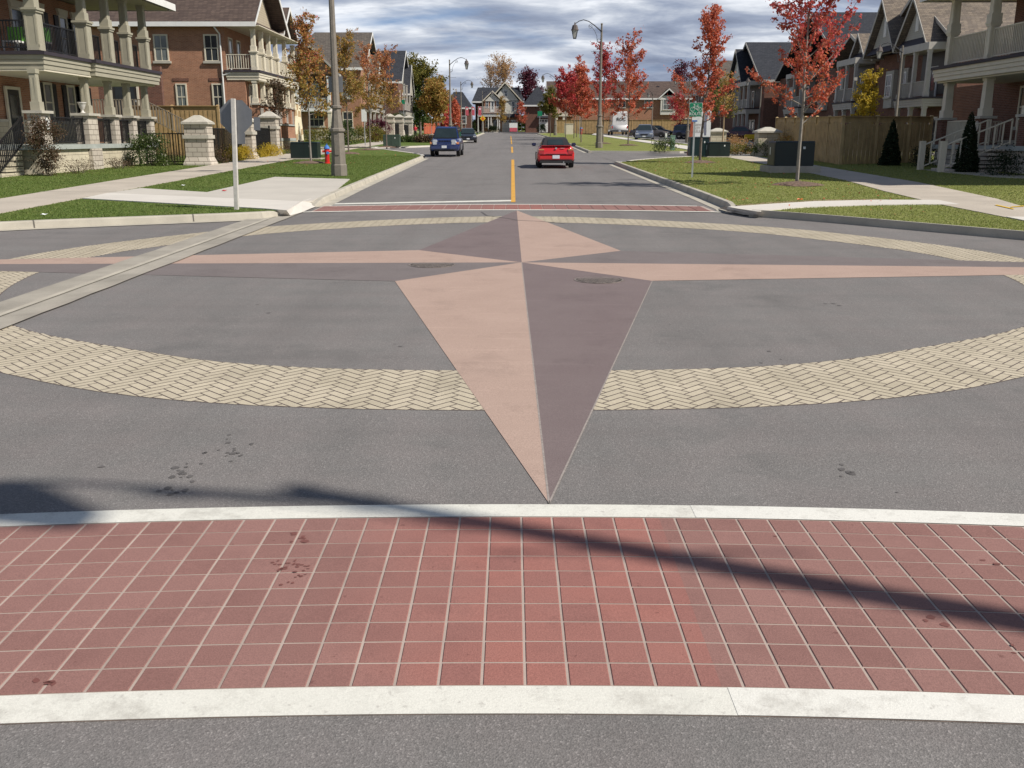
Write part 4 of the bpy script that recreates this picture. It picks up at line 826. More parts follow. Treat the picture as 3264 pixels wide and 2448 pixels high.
# ---- townhouse row behind the board fence, fronts toward the street
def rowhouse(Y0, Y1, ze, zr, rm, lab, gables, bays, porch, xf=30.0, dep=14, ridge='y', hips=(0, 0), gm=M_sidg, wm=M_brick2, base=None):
    """Y0 < Y1 along the street; local x = distance from the far end toward the viewer"""
    w = Y1-Y0; h = thing('townhouse', lab, 'townhouse', (xf, Y1, 0), -PI/2, 'townhouses behind the board fence'); g0 = gz(Y0)
    part('wall', MB().box(0.004, w-.004, 0, dep, g0-.6, ze), wm, h)
    roof_ridge(h, -.1, w+.1, -.55, dep+.5, ze, zr, ridge, hips[0], hips[1], rm, .2, fasc=M_trimg)
    for (a, b, zt, pr) in gables:
        tri_wall(h, [(a+.25, ze-.05), (b-.25, ze-.05), ((a+b)/2, zt-.35)], -pr, -pr+.2, gm); vent(h, (a+b)/2, -pr, ze+(zt-ze)*.30, .5, (zt-ze)*.38, 0, M_white)
        roof_ridge(h, a-.1, b+.1, -pr-.45, dep*.5, ze, zt, 'y', 0, 0, rm, .16, 'gable_roof', fasc=M_trimg); part('gable_skirt_roof', MB().prism([(-pr-.5, ze-.02), (-pr, ze-.02), (-pr, ze+.5)], a+.5, b-.5, 'x'), M_flash, h)
    for (cx, ww) in bays:
        part('bay', MB().box(cx-ww/2, cx+ww/2, -.35, -.002, g0+3.3, g0+6.1), M_sidg, h); window(h, cx, -.35, g0+4.2, ww*.62, 1.55, 0, M_white, M_glassl, True, (3, 2))
    for (a, b) in porch:
        fascia(h, a, b, -1.7, -.01, g0+3.15, M_trimg, .5); n = max(2, int((b-a)/2)+1)
        part('recess_shade_panel', MB().box(a+.2, b-.2, -.05, -.003, g0+4.0, ze-.4), M_door, h)  # near-black panel stands in for the shaded depth behind the balcony
        for i in range(n):
            x = a+.2+(b-a-.4)*i/(n-1); column(h, x, -1.5, g0+.1, g0+3.15, .26, M_trimg, panel=False); column(h, x, -1.5, g0+3.78, ze-.5, .24, M_trimg, panel=False)
            if i: rail(h, px1+.12, -1.5, x-.12, -1.5, g0+3.78, g0+4.85, M_trimg, .16, 'railing', .045)
            px1 = x
        part('balcony_header', MB().box(a, b, -1.7, -.01, ze-.5, ze-.02), M_trimg, h); door(h, (a+b)/2, 0-.05, g0+3.8, .9, 2.0, 0, M_white)
        door(h, (a+b)/2+.6, 0, g0+.25, .95, 2.1, 0, M_white); window(h, (a+b)/2-1.0, 0, g0+1.0, .8, 1.4, 0, M_white, M_glass, False)
    return h
rowhouse(66.5, 81, 8.3, 12.3, M_shT, 'nearest townhouse behind the tall fence, with two steep gables under a tan roof', [(1.0, 6.9, 12.25, 1.2), (7.2, 12.7, 11.6, 1.2)], [(1.2+2.2, 1.6), (6.2, 1.5)], [(8.4, 13.4)], ridge='y', hips=(0, 0), dep=13)
rowhouse(81.5, 92, 8.4, 10.7, M_shT, 'low tan-roofed townhouse with projecting bay, left of the two steep gables', [(6.8, 10.3, 10.4, .6)], [(2.6, 2.0)], [(5.6, 10.2)], ridge='y', dep=12)
rowhouse(93, 116, 8.6, 14.6, M_shD, 'broad townhouse block with a big charcoal hip roof behind the yellow-leaved sapling', [], [(6, 2.0), (17, 2.0)], [(8.5, 14.0)], ridge='y', hips=(0, 6), dep=14, xf=31.5)
rowhouse(117, 134, 8.6, 13.6, M_shD, 'townhouse with a charcoal roof and a pale pointed gable seen between the two red maples', [(3, 11, 12.9, 1.0)], [(4, 1.8)], [(8.5, 15.5)], ridge='y', dep=15, gm=M_sidw)
rowhouse(135, 166, 8.8, 13.8, M_shG, 'furthest townhouse block, grey-brown roof behind the bicycle route sign', [(20, 29, 12.6, 1.0)], [(24, 2.2), (5, 2.0)], [(9, 16)], ridge='x', hips=(6, 4), dep=16, xf=30.5)
# brown-roofed terrace across the end
def terrace(X0, X1, Y, ze, zr, rm, lab, wins, zb=None):
    h = thing('terrace', lab, 'terrace', (X0, Y, 0), 0); w = X1-X0; g0 = gz(Y)
    part('wall', MB().box(0, w, 0, 12, g0-.5, ze), M_brick, h); roof_ridge(h, -.6, w+.6, -.6, 12.6, ze, zr, 'x', 0, 2, rm, .22)
    for (x, z, ww, hh, gm) in wins: window(h, x, 0, g0+z, ww, hh, 0, M_white, gm, True, (2 if ww < 2 else 4, 2))
    for i in range(9):
        part('roof_vent', MB().box(2+i*w/9.5, 2.5+i*w/9.5, 3.6+(i % 3)*.3, 4.1+(i % 3)*.3, ze+(4.2/6.6)*(zr-ze)*.93, ze+(4.2/6.6)*(zr-ze)*.93+.4), M_flash, h)
    return h
T1 = terrace(7.5, 38, 192, 9.4, 12.9, M_shB, 'long brick terrace with a brown roof dotted with vents, behind the crimson trees', [(3.2, 4.2, 1.1, 2.0, M_glass), (23.0, 4.6, 1.8, 2.0, M_glassl), (19.2, 5.0, 1.5, 1.6, M_glassl), (11, 1.4, 2.0, 1.0, M_glassl), (16, 1.3, 2.2, 1.0, M_glass), (14, 5, 1.2, 1.6, M_glass), (27, 1.4, 2.0, 1.4, M_glass), (27.5, 5, 1.3, 1.8, M_glass)])
for x in (1.2, 2.6): column(T1, x, -1.3, gz(190)+.1, gz(190)+3.3, .4, M_trimc, panel=False)
part('balcony_fascia', MB().box(.6, 4.6, -1.6, -.01, gz(190)+3.3, gz(190)+3.8), M_trimc, T1); rail(T1, .8, -1.5, 4.4, -1.5, gz(190)+3.8, gz(190)+4.9, M_white, .3, 'railing', .06)
part('bay', MB().box(21.5, 24.4, -.6, -.01, gz(190)+3.6, gz(190)+7.2), M_sidw, T1); window(T1, 23, -.6, gz(190)+4.6, 1.9, 1.9, 0, M_white, M_glassl, True, (3, 2))
roof_ridge(T1, 21.0, 25.0, -1.1, 4, 9.4, 11.2, 'y', 0, 0, M_shB, .18, 'dormer_roof')
# charcoal-roofed house with garage, right of the gabled house
def garage(par, x0, x1, z, y=0.0, h=2.5):
    g = part('garage_door', MB().box(x0, x1, y-.06, y-.002, z, z+h), M_white, par); mb = MB()
    for k in range(1, 4): mb.box(x0+.02, x1-.02, y-.075, y-.06, z+h*k/4-.02, z+h*k/4+.02)
    part('panel_lines', mb, M_trimg, g); n = 4; mb = MB()
    for k in range(n): a = x0+(x1-x0)*(k+.15)/n; mb.box(a, a+(x1-x0)*.7/n, y-.075, y-.06, z+h*.80, z+h*.93)
    part('pane', mb, M_glass, g); return g
K1 = thing('house', 'brick garage house with charcoal hip roof, right of the pale-gabled house', 'house', (2.0, 186, 0), 0, 'houses across the end of the street'); kz = gz(186)
part('wall', MB().box(.3, 5.8, 0, 12, kz-.4, 7.9), M_brick2, K1); roof_ridge(K1, -.4, 6.3, -.6, 13, 7.9, 11.8, 'y', 4.5, 2, M_shD, .2); window(K1, 3.9, 0, kz+3.3, .9, 1.7, 0, M_white, M_glass, True, (1, 2)); window(K1, 5.0, 0, kz+3.3, .8, 1.7, 0, M_white, M_glass, True, (1, 2)); garage(K1, 3.2, 5.6, kz+.1)
part('skirt_roof', MB().prism([(-.9, kz+2.85), (-.002, kz+2.85), (-.002, kz+3.3)], 2.8, 5.9, 'x'), M_shD, K1)
# gabled house at the head of the street
TX, TY = -6.3, 178.0; tz = gz(TY)
T = thing('house', 'brick house at the street end with tall cream gable over a smaller one, white balcony', 'house', (TX, TY, 0), 0, 'houses across the end of the street')
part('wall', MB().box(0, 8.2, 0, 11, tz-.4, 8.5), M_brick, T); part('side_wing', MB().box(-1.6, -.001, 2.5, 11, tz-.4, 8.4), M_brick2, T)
roof_ridge(T, -2.3, 9.6, .4, 11.6, 8.5, 11.4, 'x', 1.2, 1.2, M_shD, .2)
tri_wall(T, [(2.5, 8.6), (8.3, 8.6), (5.35, 11.75)], -.25, -.05, M_sidw); roof_ridge(T, 1.4, 9.1, -.75, 6, 8.5, 12.2, 'y', 0, 0, M_shD, .2, 'gable_roof', fasc=M_trimc)
tri_wall(T, [(.7, 8.5), (4.1, 8.5), (2.4, 10.0)], -1.2, -1.0, M_sidw); roof_ridge(T, .0, 4.9, -1.5, 3, 8.4, 10.5, 'y', 0, 0, M_shD, .16, 'small_gable_roof', fasc=M_trimc); part('projecting_bay', MB().box(.5, 4.1, -1.0, -.002, tz+3.4, 8.7), M_brick, T)
part('gable_band', MB().box(4.3, 6.4, -.32, -.25, 11.0, 11.12), M_trimc, T)
window(T, 5.35, -.25, 9.4, .6, 1.1, 0, M_white, M_glass, False, (2, 2))
for x in (1.2, 3.6): window(T, x, -1.0, tz+4.7, .45, 1.5, 0, M_white, M_glass, False)
door(T, 2.4, -1.0, tz+3.9, .7, 2.2, 0, M_white, M_white)
part('siding_bay', MB().box(4.15, 8.2, -.06, -.003, tz+3.6, 8.48), M_sidw, T)
for x in (4.9, 7.1): window(T, x, -.06, tz+4.0, .6, 1.9, 0, M_white, M_glass, False, (1, 2))
window(T, 8.6-.55, -.06, tz+4.2, .35, 1.6, 0, M_white, M_glass, True)
part('skirt_roof', MB().prism([(-1.0, tz+2.9), (-.065, tz+2.9), (-.065, tz+3.55)], 4.3, 8.4, 'x'), M_shD, T)
fascia(T, -.9, 4.1, -2.6, -1.01, tz+3.0, M_white, .5); rail(T, -.8, -2.5, 4.0, -2.5, tz+3.63, tz+4.9, M_white, .16, 'railing', .05)
for x in (-.8, 1.5, 2.1, 3.6, 4.0): column(T, x, -2.4, tz+.1, tz+3.0, .2, M_white, panel=False)
door(T, 2.9, -1.0 + .99, tz+.3, .9, 2.2, 0, M_white); garage(T, 4.5, 6.2, tz+.1, -.0, 2.3); garage(T, 6.5, 8.1, tz+.1, -.0, 2.3); window(T, 1.3, 0, tz+1.0, 1.0, 1.2, 0, M_white, M_glass, True)
part('front_steps', MB().box(2.0, 4.2, -3.4, -2.6, tz-.1, tz+.35), M_conc, T)
K2 = thing('house', 'far house showing only its dark hip roof between two street lamps', 'house', (-14.6, 215, 0), 0, 'houses across the end of the street')
part('wall', MB().box(.4, 5.6, 0, 8, 2.4, 8.3), M_brick2, K2); roof_ridge(K2, 0, 6, -.6, 8.6, 8.3, 11.8, 'x', 1.6, 2.4, M_shD, .2); window(K2, 1.6, 0, 5, 1, 1.5, 0, M_white, M_glass); window(K2, 4, 0, 5, 1, 1.5, 0, M_white, M_glass)
T.location = (-6.8, 222, gz(222)-tz*1.13); T.scale = (1, 1, 1.13); K1.location = (2.7, 214, gz(214)-kz*1.1); K1.scale = (1, 1, 1.1)
K3 = thing('model_home', 'low building with a white canopy behind the second left lamp', 'building', (-15.2, 196, 0), 0)
part('wall', MB().box(0, 3.4, 0, 6, 2.4, 5.6), M_brick, K3); part('canopy_roof', MB().prism([(-.6, 4.4), (4.0, 4.4), (3.4, 7.2), (1.4, 7.2)], -1.6, 6.3, 'y'), M_white, K3); window(K3, 1.7, 0, 3.1, 1.6, 1.0, 0, M_white, M_glass)
# ================================================= FENCES, WALLS, PILLARS
def boardfence(name, lab, cat, pts, h, m, board=.14, panel=2.45, arch=True, posts=True, capm=None, bev=.3, grp=None, side=1):
    X0, Y0 = pts[0]; t = thing(name, lab, cat, (X0, Y0, 0), 0, grp); rr = random.Random(5)
    for (a, b) in zip(pts, pts[1:]):
        L = math.hypot(b[0]-a[0], b[1]-a[1]); ux, uy = (b[0]-a[0])/L, (b[1]-a[1])/L; n = max(1, round(L/panel)); pw = L/n
        for i in range(n):
            mb = MB(); nb = int(pw/board)
            for k in range(nb):
                e0 = i*pw+.06+(pw-.12)*k/nb; e1 = e0+(pw-.12)/nb-.006; q = (k+.5)/nb*2-1; top = h-.22-(.16*abs(q)**3 if arch else 0); off = .02*(k % 2)
                xs = [(a[0]+ux*e-X0, a[1]+uy*e-Y0) for e in (e0, e1)]; nx, ny = -uy*side, ux*side; z = gz(a[1]+uy*e0)+.06
                vs = [(xs[j][0]+nx*(off+s*.02), xs[j][1]+ny*(off+s*.02), zz) for zz in (z, z+top+rr.uniform(-.004, .004)) for j, s in ((0, 0), (1, 0), (1, 1), (0, 1))]
                mb.add(vs, [(0, 1, 2, 3), (4, 7, 6, 5), (0, 4, 5, 1), (1, 5, 6, 2), (2, 6, 7, 3), (3, 7, 4, 0)])
            part('fence_panel', mb, m, t)
        # caps, rails
        def run(e0, e1, z0, z1, w, nm, mm, off=0.0):
            nx, ny = -uy*side, ux*side; q = []
            for e in (e0, e1):
                cx, cy = a[0]+ux*e-X0+nx*off, a[1]+uy*e-Y0+ny*off; g = gz(a[1]+uy*e)+.1
                for s in (-1, 1):
                    for zz in (z0, z1): q.append((cx+nx*s*w/2, cy+ny*s*w/2, g+zz))
            return part(nm, MB().add(q, [(0, 1, 3, 2), (4, 6, 7, 5), (0, 4, 5, 1), (2, 3, 7, 6), (1, 5, 7, 3), (0, 2, 6, 4)]), mm, t)
        run(0, L, h-.04, h, .16, 'cap_rail', capm or m, .02); run(0, L, h-.30, h-.042, .05, 'top_rail', m, -.03); run(0, L, .05, .20, .05, 'bottom_rail', m, -.03)
        for i in range(0 if (a, b) == (pts[0], pts[1]) else 1, n+1):
            e = i*pw; cx, cy = a[0]+ux*e-X0, a[1]+uy*e-Y0; g = gz(Y0+cy)+.05
            mb = MB(); mb.cbox(cx, cy, .13, .13, g, g+h+.02); mb.cbox(cx, cy, .17, .17, g+h+.05, g+h+.10, (.08, .08)); part('fence_post', mb, m, t)
    return t
boardfence('board_fence', 'tall cedar board fence with arched panels beside the shaded brick house on the right', 'fence', [(16.4, 60.5), (15.4, 45.4), (19.3, 47.4), (20.6, 48.0)], 2.22, M_woodo, panel=2.6, capm=M_wood, side=-1)
boardfence('board_fence', 'long golden board fence across the far side, in front of the brown-roofed terrace', 'fence', [(8.6, 188.5), (37.5, 186.5)], 2.5, M_wood, board=.3, panel=3.0, arch=False, side=-1)
boardfence('board_fence', 'golden board fence between the first two houses on the left, behind the iron gate', 'fence', [(-22.8, 58.0), (-17.4, 58.0)], 2.9, M_wood, panel=2.7, arch=False, side=-1)
boardfence('board_fence', 'dark board fence behind the stone gate pillars on the left', 'fence', [(-17.3, 58.4), (-15.9, 64.5)], 2.1, M_woodo, panel=2.4, arch=False, side=1)
boardfence('board_fence', 'low reddish board fence on the lawn beyond the person in red', 'fence', [(-15.5, 172), (-11.5, 182)], 1.9, M_rust, board=.3, panel=3, arch=False)
# grey wooden deck and stairs behind the porch
dk = thing('wooden_deck', 'weathered wooden deck with a sloping stair rail between the porch and the long brick wall', 'deck', (-23.6, 57.0, 0), 0)
part('deck_floor', MB().box(-1.5, 2.6, 0, 3, 2.95, 3.1), M_deck, dk); rail(dk, -1.5, 0, 2.2, 0, 3.1, 4.15, M_deck, .17, 'railing', .07); rail(dk, 2.2, 0, 5.2, 0, 3.1, 4.15, M_deck, .17, 'stair_rail', .07, dz=-1.5); part('deck_post', MB().box(-1.4, -1.25, .1, .25, .8, 2.95).box(2.1, 2.25, .1, .25, .8, 2.95), M_deck, dk)
dr_ = thing('garden_door_wall', 'dark glazed back door under the porch corner behind the deck rail', 'door', (-22.9, 60.5, 0), 0)
part('wall', MB().box(-2.5, 1.4, 0, .3, .8, 6.2), M_brick2, dr_); door(dr_, -.9, 0, 3.1, 1.5, 2.5); 
def gatepillar(X, Y, lab, w=1.05, d=.85, h=2.1, band=True, grp='stone gate pillars by the left pavement', m=None, cap=.42, pal=None):
    t = thing('stone_pillar', lab, 'pillar', (X, Y, gz(Y)+.08), 0, grp)
    mb = MB(); mb.cbox(0, 0, w*1.22, d*1.25, -.2, .12); mb.cbox(0, 0, w*1.22, d*1.25, .12, .40, (w, d)); mb.cbox(0, 0, w, d, .40, h); s = part('shaft', mb, m or M_block, t)
    if band: part('band', MB().cbox(0, 0, w*1.13, d*1.16, h-.62, h-.46), M_cap, s)
    mb = MB(); mb.cbox(0, 0, w*1.2, d*1.25, h+.002, h+.10); mb.cbox(0, 0, w*1.2, d*1.25, h+.10, h+cap, (w*.25, d*.25)); part('cap', mb, M_cap, t, bevel=.02); return t
gatepillar(-14.45, 44.9, 'widest stone gate pillar beside the small iron gate, nearest to the viewer', h=1.85); gatepillar(-14.35, 52.3, 'stone gate pillar half hidden behind the stop sign', .95, .8, 1.95); gatepillar(-14.9, 60.0, 'stone gate pillar in front of the checked quilt', .95, .8, 2.2)
for i, (y, l) in enumerate(((119, 'nearest of the three pillars beyond the green cabinet'), (129, 'middle one of the three pillars beyond the green cabinet'), (141, 'furthest of the three pillars beyond the green cabinet'))):
    gatepillar(-14.9, y, 'stone gate pillar, '+l, 1.1, .9, 2.6, grp='far stone gate pillars on the left')
gatepillar(15.3, 72.5, 'low cream pillar between the sales sign and the side street', 1.15, .9, 1.25, False, 'low cream pillars at the side street', M_lime, .32); gatepillar(15.05, 57.4, 'low cream pillar by the end of the tall board fence', 1.25, 1.0, 1.35, False, 'low cream pillars at the side street', M_lime, .35)
def ironfence(lab, a, b, h=1.55, nm='iron_fence', cat='fence'):
    t = thing(nm, lab, cat, (a[0], a[1], gz(a[1])+.1), 0); dx, dy = b[0]-a[0], b[1]-a[1]
    rail(t, 0, 0, dx, dy, .05, h, M_black, .13, 'bars', .03, dz=0); 
    for k in (0, 1): part('post', MB().cbox(dx*k, dy*k, .09, .09, -.1, h+.15), M_black, t)
    return t
ironfence('short black iron gate before the golden board fence, left of the widest stone pillar', (-17.2, 45.6), (-15.15, 45.3), 1.45, 'iron_gate', 'gate')
ironfence('black iron fence between the two nearest stone gate pillars', (-14.6, 45.6), (-14.45, 51.8), 1.7); ironfence('black iron fence between the stop sign and the pillar by the quilt', (-14.4, 53.0), (-14.8, 59.4), 1.7); ironfence('black iron fence between the far stone pillars', (-14.9, 120), (-14.9, 140), 1.9)
# checked quilt
q = thing('quilt', 'checked cream, tan and brown quilt hanging on the brick porch corner', 'quilt', (-15.95, 71.3, 0), 0)
rr = random.Random(9); qc = [pm('quilt_cream', (.72, .66, .48), .9, .05), pm('quilt_tan', (.42, .30, .17), .9, .08), pm('quilt_brown', (.05, .03, .025), .9, .1)]
mb = MB(); mb.v = []; cols = [0, 1, 0, 0]; 
for i in range(4):
    for k in range(7):
        u0, u1 = i*.55, (i+1)*.55; z0, z1 = 1.35+k*.43, 1.35+(k+1)*.43; f = lambda u, z: (.16+.05*math.sin(u*5+z*1.7), u, z+.06*math.sin(u*3)); mb.cm = (0, 1, 2, 1)[(i*2+k+(k//2)) % 4] if (i+k) % 2 else 0
        a, b_, c_, d = f(u0, z0), f(u1, z0), f(u1, z1), f(u0, z1); e = [(p[0]-.03, p[1], p[2]) for p in (a, b_, c_, d)]
        mb.add([a, b_, c_, d]+e, [(0, 1, 2, 3), (4, 7, 6, 5), (0, 4, 5, 1), (1, 5, 6, 2), (2, 6, 7, 3), (3, 7, 4, 0)])
part('cloth', mb, qc, q); part('hanging_rod', MB().tube([(.2, -.1, 4.42), (.2, 2.3, 4.42)], .03), M_white, q)
# ================================================= STREET LAMPS
def lamp_parts(t, hh=9.1, arm=2.05, bar=True):
    mb = MB(); k = 8; ph = PI/8
    mb.lathe([(.30, 0), (.30, .38), (.265, .42), (.265, .46), (.262, .5), (.235, 1.55), (.29, 1.58), (.29, 1.66), (.225, 1.70), (.15, 2.36), (.205, 2.40), (.205, 2.47), (.14, 2.50), (.125, 3.2), (.072, hh), (.09, hh+.01), (.09, hh+.08), (.03, hh+.12)], 0, 0, k, 0, ph)
    part('pole', mb, M_pole, t)
    part('access_hatch', MB().box(-.08, .08, -.262, -.238, .75, 1.25), M_pole, t)
    # scrolled bracket and lantern, arm toward local +x
    mb = MB(); pts = [(0.06, 0, hh-.45), (.5, 0, hh-.08), (1.0, 0, hh+.25), (1.4, 0, hh+.36), (1.75, 0, hh+.26), (arm, 0, hh+.06)]
    mb.tube(pts, [.045, .038, .032, .030, .030, .028], 8); mb.tube([(.07, 0, hh-1.35), (.22, 0, hh-1.28), (.34, 0, hh-1.1), (.36, 0, hh-.8), (.55, 0, hh-.4), (.75, 0, hh-.18), (1.0, 0, hh-.06)], .018, 5)
    for cx, cz, r in ((.2, hh-1.15, .14), (.86, hh-.12, .13)):
        mb.tube([(cx+r*math.cos(a*PI/5), 0, cz+r*math.sin(a*PI/5)) for a in range(11)], .015, 5)
    mb.tube([(-.03, 0, hh-.45), (.09, 0, hh-.45)], .10, 8); part('arm', mb, M_iron, t)
    l = part('lantern_hood', MB().lathe([(.31, -.05), (.31, .0), (.27, .03), (.20, .30), (.06, .38), (.05, .46), (.02, .55)], arm, 0, 8, hh-.35, ph), M_ironb, t)
    part('lantern_glass', MB().lathe([(.15, -.60), (.29, -.05)], arm, 0, 4, hh-.35, PI/4), M_lampg, l)
    mb = MB(); mb.lathe([(.17, -.66), (.17, -.60)], arm, 0, 4, hh-.35, PI/4)
    for k_ in range(4):
        a = PI/4+k_*PI/2; mb.tube([(arm+.155*math.cos(a), .155*math.sin(a), hh-.95), (arm+.30*math.cos(a), .30*math.sin(a), hh-.40)], .018, 4)
    part('lantern_frame', mb, M_iron, l)
    if bar: mb = MB(); mb.tube([(-.78, 0, hh-1.95), (.78, 0, hh-1.95)], .016, 5); part('banner_bar', mb, M_iron, t)
GL = 'lantern street lamps along the street'
lamp = thing('street_lamp', 'large octagonal concrete lamp post on the left lawn, its top out of view', 'street lamp', at(-6.38, 35.6), 0, GL); lamp_parts(lamp)
part('sign_plate', MB().box(-.27, .25, .14, .16, 2.95, 3.5), M_alu, lamp)
t0 = thing('street_lamp', 'lantern street lamp on the right lawn ahead of the red car', 'street lamp', at(6.85, 76.4), PI, GL); lamp_parts(t0)
for (X, Y, rz, lab) in ((6.95, 156.4, PI, 'second street lamp on the right, far behind the red car'), (-7.5, 119.0, 0, 'nearer of the two lantern lamps behind the blue car'),
                        (-9.4, 181.0, 0, 'further of the two lantern lamps behind the blue car')):
    copy_thing(t0, at(X, Y), rz, lab)
copy_thing(t0, at(7.35, 1.2), PI, 'street lamp beside the viewer, seen only by its shadow on the near crosswalk')
copy_thing(t0, at(25.9, 66.0), PI, 'shaded street lamp standing behind the tall fence on the right', scale=.74); copy_thing(t0, at(25.3, 100.0), PI, 'street lamp between the two big red maples, in front of the dark houses', scale=.68)
copy_thing(t0, at(17.3, 96.0), PI, 'street lamp behind the bicycle route sign', scale=.68); copy_thing(t0, at(20.2, 141), -2.2, 'slim street lamp by the parked cars before the brown terrace', scale=.66)
ls = thing('street_lamp', 'short-looking pole with its arm hidden, in front of the gabled house at the end', 'street lamp', at(-6.35, 211.0), 0, GL); lamp_parts(ls, 8.3, bar=False)
copy_thing(ls, at(-.6, 217), PI, 'pale pole in front of the garage of the gabled house', scale=.55)
# ================================================= SIGNS
def octagon(r): return [(r*math.cos(PI/8+k*PI/4), r*math.sin(PI/8+k*PI/4)) for k in range(8)]
st = thing('stop_sign', 'octagonal sign seen from its grey back on a white square post', 'road sign', (-6.2, 21.5, gz(21.5)+.12), R(-2)); st.rotation_euler = (0, R(2.4), R(-2))
mb = MB(); mb.box(-.045, .045, -.045, .045, -.1, 2.40); part('post', mb, M_postw, st, bevel=.006)
mb = MB(); mb.M = Matrix.Translation((0.03, .065, 2.02)); mb.prism(octagon(.385), 0, .006, 'y'); part('octagon_back', mb, M_alu, st)
mb = MB(); mb.M = Matrix.Translation((0.03, .0720, 2.02)); mb.prism(octagon(.375), 0, .002, 'y'); part('octagon_face', mb, pm('stop_red', (.5, .01, .015), .5, .05), st)
part('lower_plate', MB().box(-.08, .22, .055, .062, 1.44, 1.68), M_alu, st); part('street_plate', MB().box(.42, .56, .07, .078, 1.75, 2.03), M_alu, st)
bs = thing('route_sign', 'green bicycle ROUTE sign on a thin galvanised post', 'road sign', (6.45, 34.5, gz(34.5)+.0), R(-3))
part('post', MB().box(-.03, .03, -.015, .015, -.1, 2.75), M_galv, bs)
mb = MB(); mb.prism([(-.215, 2.24), (-.20, 2.225), (.20, 2.225), (.215, 2.24), (.215, 2.665), (.20, 2.68), (-.20, 2.68), (-.215, 2.665)], -.03, -.022, 'y'); mb.M = Matrix.Translation((.03, 0, .0)); sgn = part('sign_panel', mb, M_signg, bs)
sgn.data.transform(Matrix.Translation((.02, 0, 0)))
mb = MB()
def ring2(cx, cz, r, w, seg=20, y=-.034):
    for k in range(seg):
        a0, a1 = 2*PI*k/seg, 2*PI*(k+1)/seg; mb.tube([(cx+r*math.cos(a0), y, cz+r*math.sin(a0)), (cx+r*math.cos(a1), y, cz+r*math.sin(a1))], w, 4)
ring2(-.10, 2.47, .070, .0065); ring2(.14, 2.47, .070, .0065)
for a, b in (((-.10, 2.47), (-.055, 2.575)), ((-.055, 2.575), (.075, 2.575)), ((.075, 2.575), (.025, 2.465)), ((.025, 2.465), (-.055, 2.56)), ((.025, 2.465), (.14, 2.47)), ((.14, 2.47), (.08, 2.575)), ((-.055, 2.575), (-.035, 2.63)), ((-.07, 2.635), (-.01, 2.63)), ((.08, 2.575), (.085, 2.61)), ((.055, 2.612), (.115, 2.612))):
    mb.tube([(a[0]+.0, -.034, a[1]), (b[0]+.0, -.034, b[1])], .0065, 4)
part('bicycle_symbol', mb, M_signw, sgn); text_part('ROUTE', .145, Matrix.Translation((.02, -.032, 2.265)) @ UPR, M_signw, sgn, off=.004)
mb = MB(); mb.prism([(-.21, 2.23), (.25, 2.23), (.25, 2.675), (-.21, 2.675)], -.0205, -.019, 'y'); part('white_border', MB().box(-.205, .245, -.0215, -.0195, 2.218, 2.687), M_signw, sgn)
part('tab_sign', MB().box(-.10, .10, -.03, -.022, 2.04, 2.20), M_signw, bs); part('tab_stripe', MB().box(-.09, .09, -.034, -.0305, 2.05, 2.10), M_blue, bs)
# sales hoarding
X_, Y_ = 11.6, 62.5
hd = thing('sales_sign', 'tall white and rust-red lot release sign behind the bicycle route sign', 'sign', (X_, Y_, gz(Y_)+.1), 0)
part('white_panel', MB().box(0, 1.12, -.05, .05, 1.05, 2.9), M_signw, hd); part('rust_panel', MB().box(-.12, 1.12, -.055, .055, -.1, 1.045), M_rust, hd); mb = MB(); mb.add([(-.32, -.05, -.1), (-.001, -.06, -.1), (-.001, -.06, 2.9), (-.07, -.05, 2.9), (-.32, .05, -.1), (-.001, .06, -.1), (-.001, .06, 2.9), (-.07, .05, 2.9)], [(0, 1, 2, 3), (4, 7, 6, 5), (0, 4, 5, 1), (1, 5, 6, 2), (2, 6, 7, 3), (3, 7, 4, 0)]); part('side_fin', mb, M_rust, hd)
mg = pm('sign_grey_figure', (.17, .19, .25), .7, .2); mb = MB(); mb.prism([(.52, 2.85), (.60, 2.7), (.70, 2.4), (.66, 1.8), (.74, 1.15), (.86, 1.15), (.84, 1.9), (.92, 2.45), (.84, 2.72), (.74, 2.78), (.58, 2.9)], -.06, -.0505, 'y'); part('grey_figure', mb, mg, hd)
for i, w_ in enumerate(('NEW', 'LOT', 'RELEASE!')): text_part(w_, .21, Matrix.Translation((.05, -.056, 1.72-.2*i)) @ UPR, M_trimg, hd, 'lettering', .002, 'LEFT')
text_part('GERANIUM', .235, Matrix.Translation((.53, -.06, .68)) @ UPR, M_signw, hd, 'lettering', .002); text_part('HOMES', .2, Matrix.Translation((.42, -.06, .42)) @ UPR, M_signw, hd, 'lettering', .002)
def smallsign(lab, X, Y, h, w, hh, m, shape='rect', post=M_galv, name='road_sign', cat='road sign', grp=None, z=0, glyph=None):
    t = thing(name, lab, cat, at(X, Y), 0, grp); part('post', MB().cbox(0, .03, .07, .05, -.1, h), post, t)
    if shape == 'rect': p = part('sign_panel', MB().box(-w/2, w/2, -.02, .0, h-hh, h), m, t)
    elif shape == 'diamond': p = part('sign_panel', MB().prism([(-w/2, h-w/2), (0, h-w), (w/2, h-w/2), (0, h)], -.02, 0, 'y'), m, t)
    else: p = part('sign_panel', MB().prism([(w/2*math.cos(a*PI/10), h-hh/2+hh/2*math.sin(a*PI/10)) for a in range(20)], -.02, 0, 'y'), m, t)
    if glyph: part('symbol', glyph, glyph_m, p)
    return t
glyph_m = pm('sign_orange', (.75, .12, .02), .5, .05)
g_ = MB().prism([(.26*math.cos(a*PI/8), 2.75+.26*math.sin(a*PI/8)) for a in range(16)], -.03, -.021, 'y').box(-.08, .08, -.03, -.021, 3.08, 3.28)
smallsign('yellow diamond stop-ahead sign with an orange disc, before the gabled house', -6.15, 206, 3.45, 1.25, 1.25, M_yel, 'diamond', glyph=g_)
